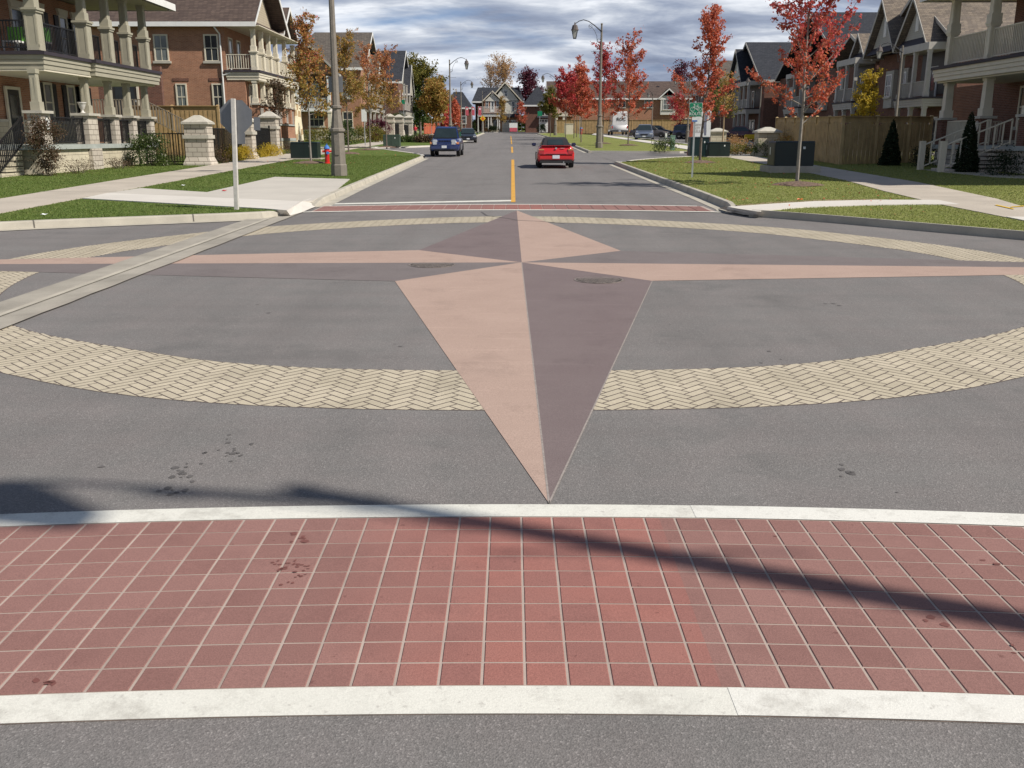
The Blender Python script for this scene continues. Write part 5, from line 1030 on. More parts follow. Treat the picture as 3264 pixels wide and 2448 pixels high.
smallsign('small yellow diamond sign beyond the blue car', -14.0, 170, 4.3, 1.0, 1.0, M_yel, 'diamond')
smallsign('white rounded sign right above the blue car roof', -12.2, 165, 3.7, 1.25, 1.25, M_signw, 'round')
smallsign('small white parking sign beyond the person in red', -16.3, 160, 3.4, .6, 1.1, M_signw)
smallsign('green sign on a post among the far left trees', -16.6, 150, 5.3, .5, .6, M_signg)
smallsign('green route sign right of the big right-hand lamp, among the crimson trees', 8.9, 128, 3.6, .75, .8, M_signg)
smallsign('far green route sign left of the second right-hand lamp', 4.9, 172, 3.9, .8, .8, M_signg)
smallsign('white bus stop sign post on the left between the street trees', -12.7, 84, 3.0, .45, 1.0, M_signw)
smallsign('short pale marker post beside the pale green utility pedestal', 11.4, 72.0, 1.15, .14, .3, M_signw)
for i, (x, l) in enumerate(((-7.7, 'leftmost'), (-6.65, 'middle'), (-5.5, 'rightmost'))):
    t = thing('banner', l+' of the three red banners beside the gabled house', 'banner', at(x, 168), 0, 'red banners beside the gabled house'); part('pole', MB().tube([(-.30, .0, -.1), (-.30, 0, 4.7)], .04, 6), M_galv, t); p = part('cloth', MB().prism([(-.27, 3.2), (.25, 3.1), (.26, 4.45), (-.05, 4.62), (-.27, 4.5)], -.03, 0, 'y'), M_banner, t)
    part('emblem', MB().prism([(.0+.15*math.cos(a*PI/6), 4.22+.17*math.sin(a*PI/6)) for a in range(12)], -.04, -.031, 'y'), M_signw, p)
t = thing('notice_board', 'low white and red notice board on the lawn before the far garage', 'sign', at(.3, 213), 0); part('board', MB().box(-.9, .9, -.05, 0, .9, 1.9), M_signw, t); part('red_panel', MB().box(-.8, .8, -.08, -.051, .1, .9), M_banner, t); part('legs', MB().box(-.9, -.8, 0, .1, -.1, .9).box(.8, .9, 0, .1, -.1, .9), M_galv, t)
# ================================================= UTILITY BOXES, HYDRANT
def transformer(lab, X, Y, w, d, h, m=None, slab=True, rz=0.0, sh=.10, grp='green utility cabinets', sw=.25):
    t = thing('utility_cabinet', lab, 'utility cabinet', at(X, Y), rz, grp)
    if slab: part('concrete_plinth', MB().box(-w/2-sw, w/2+sw, -d/2-sw, d/2+sw, -.1, sh), M_conck, t, bevel=.015)
    b = part('cabinet', MB().box(-w/2, w/2, -d/2, d/2, sh, sh+h-.06), m or M_green, t, bevel=.02)
    mb = MB(); mb.cbox(0, 0, w+.04, d+.04, sh+h-.058, sh+h, (w-.06, d-.1)); part('lid', mb, m or M_green, t)
    part('door_seam', MB().box(-w/2-.006, -w/2-.001, -d/2+.1, -d/2+.12, sh+.05, sh+h-.1).box(-.006, .006, -d/2-.005, -d/2-.001, sh+.05, sh+h-.1), M_black, b); part('warning_label', MB().box(-w/2-.006, -w/2-.001, d*.1, d*.2, sh+h*.45, sh+h*.75).box(w*.2, w*.26, -d/2-.006, -d/2-.001, sh+h*.68, sh+h*.78), M_signw, b); return t
transformer('dark green utility cabinet with a concrete plinth beside the red hydrant, left side', -11.15, 52.4, 1.45, .95, .85, sw=.2, sh=.05)
transformer('dull green utility cabinet further up the left lawn beside a thin trunk', -9.95, 80.6, 1.35, 1.0, .95, M_greenl, slab=False, sh=.0)
transformer('largest dark green cabinet on a concrete plinth behind the near red maple', 11.05, 38.4, 1.55, 1.1, .95, sh=.24, sw=.22)
transformer('low wide dark green cabinet behind the bicycle sign tree, right of a taller box', 11.75, 55.4, 1.2, 1.0, .8, sh=.05, sw=.1); transformer('taller narrow dark green cabinet half behind the low wide one', 10.95, 57.0, 1.1, 1.0, 1.1, pm('teal_cabinet', (.006, .025, .027), .45, .1), sh=.0, slab=False)
pd = thing('utility_pedestal', 'pale green slim utility pedestal by the right pavement', 'utility pedestal', at(11.5, 69.6), 0); part('body', MB().box(-.15, .15, -.14, .14, -.1, .95), M_greenp, pd, bevel=.02); part('cap', MB().box(-.17, .17, -.16, .16, .95, 1.02), M_greenp, pd)
hy = thing('fire_hydrant', 'red fire hydrant with a blue cap beside the big left lamp post', 'fire hydrant', at(-8.86, 46.4), R(20))
part('barrel', MB().lathe([(.15, -.05), (.15, .03), (.115, .05), (.105, .52), (.135, .54), (.135, .60), (.12, .62), (.12, .68)], 0, 0, 14), M_red, hy, smooth=False)
part('bonnet', MB().lathe([(.145, .68), (.145, .71), (.12, .77), (.07, .84), (.03, .86), (.03, .92)], 0, 0, 14), M_blue, hy)
mb = MB(); mb.tube([(-.22, 0, .57), (.22, 0, .57)], .05, 8); mb.tube([(0, -.2, .50), (0, 0, .50)], .065, 8); nz = part('nozzle', mb, M_red, hy); mb = MB(); mb.tube([(0, -.23, .50), (0, -.2, .50)], .075, 8); part('nozzle_cap', mb, M_blue, nz)
hy2 = copy_thing(hy, at(11.9, 168, -.1), 0, 'tiny far red hydrant near the board fence by the white van', scale=1.7)
cb_ = thing('utility_cabinet', 'pale cream cabinet left of the white van', 'utility cabinet', at(9.9, 170), 0); part('cabinet', MB().box(-.75, .75, -.4, .4, -.1, 1.7), M_trimc, cb_, bevel=.05); part('lid', MB().box(-.8, .8, -.45, .45, 1.7, 1.78), M_trimc, cb_)
ur = thing('urn', 'white footed urn standing on the wide stone pier of the left porch', 'urn', (-17.75, 40.5, 2.972), 0); part('bowl', MB().lathe([(.10, 0), (.10, .03), (.04, .07), (.035, .14), (.09, .18), (.13, .30), (.17, .40), (.185, .41), (.17, .43), (.14, .41)], 0, 0, 14), M_vase, ur, smooth=True)
ch = thing('garden_chair', 'lime green and white patio chairs behind the upper railing at the left edge', 'chair', (-18.6, 36.95, 5.16), 0); part('seat', MB().box(-.8, -.2, 1.0, 1.5, .35, .42).box(.1, .7, 1.3, 1.8, .35, .42), M_white, ch); part('backrest', MB().box(-.8, -.2, 1.5, 1.56, .42, .95).box(.1, .7, 1.8, 1.86, .42, .95), M_cl1, ch); part('leg', MB().box(-.8, -.75, 1, 1.05, 0, .35).box(-.25, -.2, 1, 1.05, 0, .35).box(.1, .15, 1.3, 1.35, 0, .35).box(.65, .7, 1.3, 1.35, 0, .35), M_white, ch)
# ================================================= CARS (front looks along local -y)
def car(name, lab, X, Y, rz, L, Wd, H, paintm, kind='sedan', roofm=None, plate=True, grp=None, rear=False, scale=1.0, h=0.0):
    t = thing(name, lab, 'car', (X, Y, gz(Y)+h), rz, grp); hw = Wd/2; suv = kind == 'suv'
    clr = .30 if suv else .22; belt = H*.60 if suv else H*.70 if kind == 'cabrio' else H*.62; hood = H*.555 if suv else H*.60 if kind == 'cabrio' else H*.53
    # body loft: rows (y, z_bottom, z_top, halfwidth_low, halfwidth_top)
    if suv: rows = [(-L/2, .45, .80, .80, .72), (-L/2+.08, .36, hood*.99, .93, .84), (-L/2+.55, clr, hood+.04, 1.0, .90), (-L/2+1.15, clr, belt-.02, 1.0, .92), (-L/2+1.4, clr, belt, 1.0, .93), (L/2-.5, clr, belt, 1.0, .93), (L/2-.08, .36, belt, .96, .90), (L/2, .45, belt-.25, .88, .84)]
    elif kind == 'cabrio': rows = [(-L/2, .40, .62, .78, .70), (-L/2+.15, .26, hood-.06, .94, .82), (-L/2+.6, clr, hood, 1.0, .88), (-L/2+1.3, clr, belt, 1.0, .90), (L/2-.9, clr, belt, 1.0, .90), (L/2-.12, .30, belt+.01, .98, .86), (L/2-.03, .34, belt-.10, .95, .84), (L/2, .42, belt-.32, .90, .86)]
    elif kind == 'van': rows = [(-L/2, .45, .9, .85, .8), (-L/2+.3, .35, 1.15, .96, .9), (-L/2+.9, .35, 1.3, 1.0, .95), (L/2-.1, .35, 1.3, 1.0, .96), (L/2, .4, 1.25, .98, .95)]
    else: rows = [(-L/2, .38, .55, .72, .62), (-L/2+.12, .24, hood*.86, .90, .78), (-L/2+.55, clr, hood*.98, .99, .86), (-L/2+1.35, clr, belt, 1.0, .90), (L/2-1.0, clr, belt, 1.0, .90), (L/2-.15, .28, belt-.02, .95, .84), (L/2, .38, belt-.25, .85, .78)]
    mb = MB(); vs = []; K_ = 8
    for (y, zb, zt, wl, wt) in rows:
        a, b = hw*wl, hw*wt; zm = zb+(zt-zb)*.55; vs += [(-a*.9, y, zb), (-a, y, zb+.08), (-a, y, zm), (-b, y, zt-.02), (-b*.85, y, zt+.012), (b*.85, y, zt+.012), (b, y, zt-.02), (a, y, zm), (a, y, zb+.08), (a*.9, y, zb)]
    K_ = 10; n = len(rows)
    mb.add(vs, [(i*K_+k, i*K_+(k+1) % K_, (i+1)*K_+(k+1) % K_, (i+1)*K_+k) for i in range(n-1) for k in range(K_)]+[tuple(range(K_)), tuple(range(n*K_-1, (n-1)*K_-1, -1))])
    body = part('body', mb, paintm, t, bevel=.03); 
    for p in body.data.polygons: p.use_smooth = True
    # greenhouse
    if suv: gh = [(-L/2+1.18, belt-.02, .88), (-L/2+1.62, H-.09, .72), (-L/2+1.9, H-.01, .70), (L/2-.45, H-.01, .70), (L/2-.16, H-.12, .72), (L/2-.06, belt-.02, .87)]
    elif kind == 'cabrio': gh = [(-L/2+1.25, belt-.02, .80), (-L/2+1.85, H-.06, .62), (-L/2+2.2, H, .60), (L/2-1.45, H-.01, .62), (L/2-1.05, H-.07, .64), (L/2-.60, belt-.01, .80)]
    elif kind == 'van': gh = [(-L/2+.85, 1.25, .95), (-L/2+1.5, H-.1, .88), (-L/2+1.75, H, .86), (L/2-.1, H, .86), (L/2-.03, H-.1, .88), (L/2-.01, 1.25, .95)]
    else: gh = [(-L/2+1.3, belt-.02, .84), (-L/2+2.0, H-.05, .66), (-L/2+2.3, H, .63), (L/2-1.6, H, .63), (L/2-1.25, H-.05, .66), (L/2-.55, belt-.02, .84)]
    mb = MB(); vs = []
    for y, z, wf in gh: vs += [(-hw*wf, y, z), (hw*wf, y, z)]
    zb = belt-.04 if kind != 'van' else 1.2
    m_ = len(gh); lo = [(s*hw*.86, gh[0][0], zb) for s in (-1, 1)]
    side = [(2*i, 2*i+2) for i in range(m_-1)]
    mb.add(vs, [(2*i, 2*i+1, 2*i+3, 2*i+2) for i in range(m_-1)]+[tuple(range(0, 2*m_, 2)), tuple(range(2*m_-1, 0, -2))])
    rf = part('soft_top' if kind == 'cabrio' else 'cabin', mb, roofm or paintm, t, bevel=.05 if kind != 'van' else .06)
    def pane(nm, q, m=M_cglass, off=.02):
        q = [Vector(p) for p in q]; nn = (q[1]-q[0]).cross(q[2]-q[1]).normalized(); c = sum(q, Vector())/len(q)
        if nn.dot(c-Vector((0, 0, belt))) < 0: nn = -nn
        o = [p+nn*off for p in q]; i_ = [p-nn*.02 for p in q]; k = len(q)
        return part(nm, MB().add(o+i_, [tuple(range(k)), tuple(range(2*k-1, k-1, -1))]+[(j, (j+1) % k, k+(j+1) % k, k+j) for j in range(k)]), m, rf)
    def lerp(a, b, f): return tuple(a[i]+(b[i]-a[i])*f for i in range(3))
    (y0, z0, w0), (y1, z1, w1) = gh[0], gh[1]; f0, f1 = .08, .94
    A_, B_ = (hw*w0*.92, y0, z0), (hw*w1*.92, y1, z1); pa, pb_ = lerp(A_, B_, f0), lerp(A_, B_, f1)
    pane('windscreen', [(-pa[0], pa[1], pa[2]), (pa[0], pa[1], pa[2]), (pb_[0], pb_[1], pb_[2]), (-pb_[0], pb_[1], pb_[2])])
    (y0, z0, w0), (y1, z1, w1) = gh[-1], gh[-2]; fw = .58 if kind == 'cabrio' else .88; A_, B_ = (hw*w0*fw, y0, z0), (hw*w1*fw, y1, z1); pa, pb_ = lerp(A_, B_, .18), lerp(A_, B_, .86)
    if kind != 'van': pane('rear_window', [(-pa[0], pa[1], pa[2]), (pa[0], pa[1], pa[2]), (pb_[0], pb_[1], pb_[2]), (-pb_[0], pb_[1], pb_[2])])
    for s in (-1, 1):
        ya, yb, yc, yd = gh[0][0], gh[1][0], gh[-2][0], gh[-1][0]; zt = gh[1][1]; e = .10
        if kind == 'van': yc = yd = -L/2+2.3
        q = [(s*hw*gh[0][2]*.995, ya+.28, z_ := (belt+.03 if kind != 'van' else 1.32)), (s*hw*gh[0][2]*.99, yd-.30, z_), (s*hw*gh[1][2]*1.01, yc-.06, zt-.06), (s*hw*gh[1][2]*1.01, yb+.14, zt-.06)]; pane('side_window', q, off=.012)
        part('mirror', MB().box(s*hw*1.0-(.0 if s > 0 else .20), s*hw*1.0+(.20 if s > 0 else 0), gh[0][0]+.26, gh[0][0]+.40, belt+.0, belt+.15), M_plas if kind != 'cabrio' else pm('mirror_navy', (.02, .025, .08), .4, .05), t, bevel=.03)
    wr = .37 if suv else .31
    for sy in (-L/2+.85, L/2-.82):
        for s in (-1, 1):
            w_ = part('wheel', MB().lathe([(wr*.55, -.10), (wr*.94, -.11), (wr, -.07), (wr, .07), (wr*.94, .11), (wr*.55, .10)], 0, 0, 20), M_tyre, t); Mw = Matrix.Translation((s*(hw-.12), sy, wr)) @ Matrix.Rotation(PI/2, 4, 'Y'); w_.data.transform(Mw)
            r_ = part('rim', MB().lathe([(wr*.60, -.106), (wr*.58, .09), (wr*.2, .112), (wr*.1, .118)] if s > 0 else [(wr*.1, -.118), (wr*.2, -.112), (wr*.58, -.09), (wr*.60, .106)], 0, 0, 10), M_rim, w_); r_.data.transform(Mw)
            ar = part('wheel_arch', MB().prism([(sy+(wr+.06)*math.cos(a*PI/8), wr+(wr+.06)*math.sin(a*PI/8)) for a in range(9)], s*hw*.985, s*(hw*1.0+.008), 'x'), M_plas, body)
    yf, yr = -L/2, L/2
    if suv:
        part('grille', MB().box(-.36, .36, yf+.02, yf+.12, .66, .96), M_black, t); mb = MB()
        for k in range(8): mb.box(-.36+k*.1-.012+.01, -.36+k*.1+.018+.01, yf-.0, yf+.03, .66, .96)
        part('grille_bars', mb, paintm, t)
        for s in (-1, 1):
            part('headlight', MB().box(s*.57-.15, s*.57+.15, yf-.01, yf+.12, .68, 1.0), M_head, t, bevel=.03); part('indicator', MB().box(s*.80-.09, s*.80+.09, yf+.03, yf+.16, .72, .86), M_amber, t, bevel=.02)
        part('bumper', MB().box(-hw*.93, hw*.93, yf-.06, yf+.2, .42, .62), paintm, t, bevel=.05); part('lower_grille', MB().box(-.6, .6, yf-.0, yf+.1, .32, .42), M_plas, t)
        part('number_plate', MB().box(-.15, .15, yf-.09, yf-.062, .50, .65), M_plate, t); part('roof_rail', MB().box(-hw*.66, -hw*.62, -.4, L/2-.6, H, H+.06).box(hw*.62, hw*.66, -.4, L/2-.6, H, H+.06), M_plas, t)
        part('windscreen_base', MB().box(-hw*.8, hw*.8, yf+1.10, yf+1.22, belt-.0, belt+.04), M_plas, t)
    elif kind == 'van':
        for s in (-1, 1): part('tail_light', MB().box(s*hw*.93-.05, s*hw*.93+.05, yr-.02, yr+.03, .8, 1.1), M_tail, t); part('headlight', MB().box(s*hw*.75-.14, s*hw*.75+.14, yf-.02, yf+.1, .75, .95), M_head, t)
        part('bumper', MB().box(-hw, hw, yr-.05, yr+.1, .4, .55), M_plas, t); part('number_plate', MB().box(-.15, .15, yr+.1, yr+.11, .42, .52), M_plate, t)
    else:
        for s in (-1, 1):
            part('headlight', MB().box(s*hw*.72-.17, s*hw*.72+.17, yf+.02, yf+.2, .56, .70), M_head, t, bevel=.03)
            if kind == 'cabrio': tl_ = part('tail_light', MB().box(s*hw*.78-.13, s*hw*.78+.13, yr-.08, yr+.012, .62, .86), M_tail, t, bevel=.02); part('indicator', MB().box(s*hw*.78-.12, s*hw*.78+.12, yr-.0, yr+.018, .79, .84), M_amber, tl_)
            else: part('tail_light', MB().box(s*hw*.72-.16, s*hw*.72+.16, yr-.12, yr-.01, .68, .84), M_tail, t, bevel=.02)
        part('front_bumper', MB().box(-hw*.84, hw*.84, yf-.03, yf+.14, .30, .50), paintm, t, bevel=.04); part('grille', MB().box(-.35, .35, yf-.035, yf+.1, .52, .62), M_black, t)
        part('rear_bumper', MB().box(-hw*.93, hw*.93, yr-.14, yr+.05, .36, .60), paintm, t, bevel=.05); part('rear_valance', MB().box(-hw*.88, hw*.88, yr-.14, yr+.02, .22, .358), M_plas, t, bevel=.02)
        part('number_plate', MB().box(-.16, .16, yr+.052, yr+.062, .42, .57), M_plate, t); part('number_plate', MB().box(-.15, .15, yf-.05, yf-.032, .34, .46), M_plate, t)
        if kind == 'cabrio':
            part('boot_spoiler', MB().box(-hw*.80, hw*.80, yr-.20, yr-.0, belt+.02, belt+.05), paintm, t, bevel=.015); part('boot_badge', MB().lathe([(.045, 0), (.045, .02)], 0, 0, 14), M_galv, t).data.transform(Matrix.Translation((0, yr+.0, .87)) @ Matrix.Rotation(-PI/2, 4, 'X')); part('exhaust', MB().tube([(-.35, yr-.2, .26), (-.35, yr+.03, .26)], .03, 8), M_galv, t)
            part('boot_line', MB().box(-hw*.55, hw*.55, yr-.002, yr+.006, .615, .625), M_black, t)
            part('lettering', MB().box(-.38, -.20, yr-.012, yr+.004, .865, .885), M_galv, t)
    if scale != 1: t.scale = (scale,)*3
    return t
car('convertible_car', 'red convertible with a black soft top driving away on the right lane', 2.0, 46.0, PI, 4.08, 1.70, 1.36, M_cred, 'cabrio', M_soft)
car('suv', 'dark blue boxy SUV parked at the left kerb facing the viewer', -4.1, 61.5, R(-1), 4.4, 1.84, 1.80, M_cblue, 'suv')
car('sedan', 'black sedan behind the blue SUV, facing the viewer', -4.72, 103.5, R(4), 4.6, 1.85, 1.50, M_cblk)
car('sedan', 'grey-blue sedan parked on the side street beside the pale pedestal', 15.8, 116, R(-9), 4.6, 1.85, 1.55, M_cgrey, scale=1.2)
car('sedan', 'dark grey sedan parked under the slim street lamp, side on', 19.6, 139, R(75), 4.8, 1.85, 1.5, pm('dark_grey_paint', (.05, .045, .045), .35, .05, coat=1), scale=1.15)
car('hatchback_car', 'navy hatchback parked left of the white sales sign', 23.2, 125, R(60), 4.2, 1.85, 1.6, M_cnavy, 'suv', scale=1.15)
car('sedan', 'maroon car half hidden behind the red maple and the sales sign', 28.0, 118, R(80), 4.5, 1.8, 1.5, M_cmar, scale=1.1)
car('sedan', 'black car at the back among the shaded townhouses, left of the navy hatchback', 24.0, 160, R(70), 4.6, 1.8, 1.5, M_cblk, scale=1.1)
v_ = car('van', 'white panel van on the side street beyond the big right-hand lamp', 18.6, 172, PI, 5.4, 2.1, 2.9, M_cwhite, 'van', scale=1.35)
text_part('ROC', .55, Matrix.Translation((-.15, 2.72, 1.75)) @ Matrix.Rotation(PI, 4, 'Z') @ UPR, M_plas, v_)
#TREES
# ================================================= TREES AND PLANTS
def leaves(name, pts, size, m, par, rs, flat=0.5, asp=0.8):
    """pts (n,3) leaf centres; every leaf a small folded blade turned its own way"""
    pts = np.asarray(pts, np.float64); n = len(pts); d = rs.normal(size=(n, 3)); d[:, 2] += flat; d /= np.linalg.norm(d, axis=1)[:, None]
    u = np.cross(d, rs.normal(size=(n, 3))); u /= np.linalg.norm(u, axis=1)[:, None]; w = np.cross(d, u); s = (size*rs.uniform(.6, 1.3, n))[:, None]
    v = np.stack([pts-u*s*.5, pts+w*s*.5*asp, pts+u*s*.5, pts-w*s*.5*asp], 1).reshape(-1, 3)
    return rawmesh(name, v, np.arange(4*n).reshape(-1, 4), m, par)
def tree(name, lab, X, Y, H, trunk, spread, m, seed, nl=4000, ls=.09, style='plume', grp=None, tr=.05, h=.12, stake=False, bark=None, dens=.15, lean=(0, 0), nb=None, m2=None, f2=.25):
    rs = np.random.RandomState(seed); rr = random.Random(seed); t = thing(name, lab, 'tree', at(X, Y, h), 0, grp); wood = MB(); seg = []
    ax = [(lean[0]*k/6+rr.uniform(-.02, .02)*H*.2, lean[1]*k/6+rr.uniform(-.02, .02)*H*.2, H*k/6.0) for k in range(7)]; ax[0] = (0, 0, -.1); ax[1] = (ax[1][0]*.3, ax[1][1]*.3, ax[1][2])
    wood.tube(ax, [tr*(1-.13*k) for k in range(7)], 7)
    def axis(z): 
        k = min(5, max(0, int(z/H*6))); f = z/H*6-k; return Vector(ax[k]).lerp(Vector(ax[k+1]), f)
    nb = nb or int(14+H*2)
    for b in range(nb):
        f = (b+rr.random())/nb; z = trunk+(H*.93-trunk)*f; p = axis(z)
        prof = (1.12-.80*f if style == 'plume' else math.sin(PI*min(1, (f*.78+.20)))**.7 if style != 'round' else math.sin(PI*(f*.85+.1)))*(1.0 if style != 'cone' else 1-f*.7)
        L_ = spread*prof*rr.uniform(.65, 1.25)*(1.25 if style == 'plume' else 1.0); a = b*2.4+rr.uniform(-.5, .5); el = {'plume': rr.uniform(.22, .75), 'vase': rr.uniform(.75, 1.15), 'round': rr.uniform(.1, .7), 'cone': rr.uniform(.3, .7)}[style]
        el = min(1.35, el+f*(.62 if style == 'plume' else .35)); dv = Vector((math.cos(a)*math.cos(el), math.sin(a)*math.cos(el), math.sin(el))); pts = [p]; cur = p.copy()
        L3 = L_/max(.45, math.cos(el)*1.1)
        for s in range(4): cur = cur+dv*(L3/4); dv = (dv+Vector((rr.uniform(-.12, .12), rr.uniform(-.12, .12), .10 if style in ('plume', 'vase') else -.03))).normalized(); pts.append(cur.copy())
        wood.tube(pts, [tr*.34*(1-f*.5)*(1-.2*s) for s in range(5)], 4); seg.append((pts, L3))
        for s in (1, 2, 3):
            if rr.random() < .8:
                q = pts[s]; a2 = a+rr.choice((-1, 1))*rr.uniform(.5, 1.2); e2 = rr.uniform(.3, 1.1); d2 = Vector((math.cos(a2)*math.cos(e2), math.sin(a2)*math.cos(e2), math.sin(e2))); l2 = L3*rr.uniform(.22, .45); q2 = [q, q+d2*l2*.5, q+d2*l2+Vector((0, 0, .05))]
                wood.tube(q2, [tr*.16, tr*.12, tr*.07], 3); seg.append((q2, l2*1.6))
    seg.append(([axis(H*.55), axis(H*.7), axis(H*.85), axis(H*.98)], H*.35))
    part('trunk', wood, bark or M_bark, t)
    tot = sum(s[1] for s in seg); P1 = []; nl = int(nl*1.5)
    for pts, L3 in seg:
        k = int(nl*L3/tot); n_ = len(pts)-1
        f = rs.uniform(.22 if n_ > 2 else .1, 1.04, k)*n_; i = np.clip(f.astype(int), 0, n_-1); fr = (f-i)[:, None]; A_ = np.array([tuple(p) for p in pts]); c = A_[i]*(1-fr)+A_[i+1]*fr
        # leaves come in tufts, not an even fog
        tuft = rs.normal(size=(max(2, k//14), 3))*dens*.55; c = c+tuft[(f*len(tuft)/n_).astype(int) % len(tuft)]+rs.normal(size=(k, 3))*dens*.42*np.array([1, 1, .85]); P1.append(c)
    P1 = np.concatenate(P1)
    if m2 is not None:
        low = P1[:, 2]+rs.normal(size=len(P1))*.5+P1[:, 0]*.6 < trunk+(H-trunk)*f2*1.2; cr = leaves('crown', P1[~low], ls, m, t, rs); leaves('lower_crown', P1[low], ls, m2, t, rs)
    else: leaves('crown', P1, ls, m, t, rs)
    if stake: part('stake', MB().box(.35, .40, -.02, .03, -.1, 1.5), M_stake, t)
    return t
def mulch(X, Y, r, lab):
    rr = random.Random(int(X*100)); mb = MB(); vs = [(0, 0, .13)]
    for ring_, (q, z) in enumerate(((.45, .10), (.8, .05), (1.0, .0))):
        for k in range(16): a = 2*PI*k/16; e = r*q*rr.uniform(.88, 1.1); vs.append((e*math.cos(a), e*math.sin(a)*.9, z+rr.uniform(0, .02)))
    fs = [(0, 1+k, 1+(k+1) % 16) for k in range(16)]+[(1+o*16+k, 17+o*16+k, 17+o*16+(k+1) % 16, 1+o*16+(k+1) % 16) for o in range(2) for k in range(16)]
    for _ in range(60):
        a = rr.uniform(0, 2*PI); e = r*math.sqrt(rr.random()); n_ = len(vs); x, y, z = e*math.cos(a), e*math.sin(a)*.9, .12*(1-e/r)+.02; s_ = .04; an = rr.uniform(0, PI); vs += [(x-s_*math.cos(an), y-s_*math.sin(an), z), (x+s_*math.cos(an), y+s_*math.sin(an), z+.02), (x+.02, y+.02, z+.03)]; fs.append((n_, n_+1, n_+2))
    o = part('mulch_mound', MB().add(vs, fs), M_mulch); o.location = at(X, Y, .12); tag(o, lab, 'mulch mound', 'mulch mounds around the street trees')
GT = 'young maples along the right lawn'; GLt = 'young maples along the left lawn'
tree('maple_tree', 'nearest red maple on the right lawn, in front of the largest green cabinet', 8.95, 30.2, 7.5, 1.75, 1.38, L_red, 3, 6600, .085, 'plume', GT, .06, nb=36, dens=.11, m2=L_orange, f2=.33, bark=M_barkg); mulch(8.95, 30.1, .8, 'wood chip mound under the nearest red maple')
tree('maple_tree', 'orange-red maple directly behind the bicycle route sign', 9.25, 47.6, 7.3, 1.9, 1.15, L_orange, 8, 5900, .098, 'plume', GT, .07, nb=32, dens=.15, m2=L_orange, lean=(.35, 0)); mulch(9.25, 47.5, .75, 'wood chip mound under the maple behind the bicycle sign')
for i, (X, Y, H, m, lab, sp) in enumerate(((10.1, 84.5, 8.2, L_orange, 'orange maple nearest the right pavement, right of the tall lamp', 1.7), (8.6, 92, 8.3, L_crim, 'dark red maple just right of the tall lamp post', 1.6), (6.9+.1, 98.5, 7.4, L_orange, 'rusty maple directly behind the tall lamp post', 1.4),
        (6.5, 118, 7.4, L_crim, 'brightest crimson maple left of the tall lamp post', 1.9), (7.9, 124, 7.0, L_crim, 'crimson maple between the bright one and the lamp post', 1.7), (8.9, 134, 6.8, L_orange, 'rust-coloured maple low behind the crimson ones', 1.8), (5.6, 142, 5.5, L_ygreen, 'yellow-green sapling left of the crimson maples', 1.5))):
    tree('maple_tree', lab, X, Y, H, 2.2 if i < 3 else 2.5, sp, m, 20+i, 3800 if i < 2 else 4400, .15 if i < 3 else .19, 'plume', GT, .06, dens=.2, nb=26, m2=L_orange if m is L_crim else None, f2=.3)
mulch(10.1, 84.5, .9, 'wood chip mound under the orange maple by the right pavement'); mulch(8.6, 92, .8, 'wood chip mound just right of the tall lamp')
for i, (X, Y, H, m, lab, sp, tk, nl) in enumerate(((-9.75, 46.9, 6.5, L_mixed, 'nearest left street tree, brown-green leaves with red sprigs, by the dark green cabinet', 1.05, 2.15, 4300), (-10.35, 61.4, 6.9, L_olive, 'olive and gold street tree right of the big left lamp post', 1.15, 2.4, 4000),
        (-10.25, 70.2, 6.9, L_rust, 'orange-tipped street tree before the dull green cabinet, second right of the lamp post', 1.1, 2.5, 3200), (-10.0, 77.5, 7.3, L_rust, 'reddish bare-topped street tree nearest the blue car', 1.3, 2.3, 2800), (-15.7, 66.0, 4.6, L_brown, 'thin brown-leaved sapling left of the big lamp post', .8, 2.0, 1200))):
    tree('maple_tree', lab, X, Y, H, tk, sp, m, 40+i, nl, .10 if i < 3 else .12, 'plume', GLt, .055, dens=.17, nb=26, m2=L_olive if i in (2, 3) else (L_olive if i == 0 else None), f2=.45, bark=M_barkg if i == 0 else None)
    if i < 4: mulch(X, Y-.1, .8, ['wood chip mound under the nearest left street tree', 'wood chip mound right of the big left lamp', 'wood chip mound under the second tree right of the lamp', 'wood chip mound by the dull green cabinet'][i])
tree('maple_tree', 'big yellow-green tree beyond the left houses', -15.6, 166, 11.6, 2.4, 3.6, L_ygreen, 61, 9000, .30, 'round', 'large trees beyond the left houses', .25, dens=.75, nb=30, m2=L_green, f2=.5)
tree('maple_tree', 'brown-gold tree right of the big yellow-green one', -12.4, 160, 8.6, 2.2, 2.5, L_olive, 62, 6500, .30, 'round', 'large trees beyond the left houses', .2, dens=.6, nb=26)
tree('maple_tree', 'conical red and orange tree left of the nearer rear lamp', -12.3, 178, 6.9, 1.2, 1.5, L_red, 63, 3800, .24, 'cone', None, .12, dens=.4); tree('maple_tree', 'amber tree behind the nearer rear lamp', -10.8, 184, 6.4, 1.4, 1.4, L_orange, 64, 2600, .26, 'cone', None, .12, dens=.4)
tree('bare_tree', 'nearly bare pale-orange tree behind the gabled house, left of its peak', -5.2, 236, 15.4, 5, 2.6, L_pale, 65, 1500, .26, 'vase', 'tall trees behind the gabled house', .2, dens=.5, nb=36, bark=M_barkg); tree('bare_tree', 'pale-orange tree behind the gable peak of the end house', -2.2, 237, 16.2, 5, 3.0, L_pale, 66, 3000, .28, 'vase', 'tall trees behind the gabled house', .2, dens=.55, nb=36, bark=M_barkg)
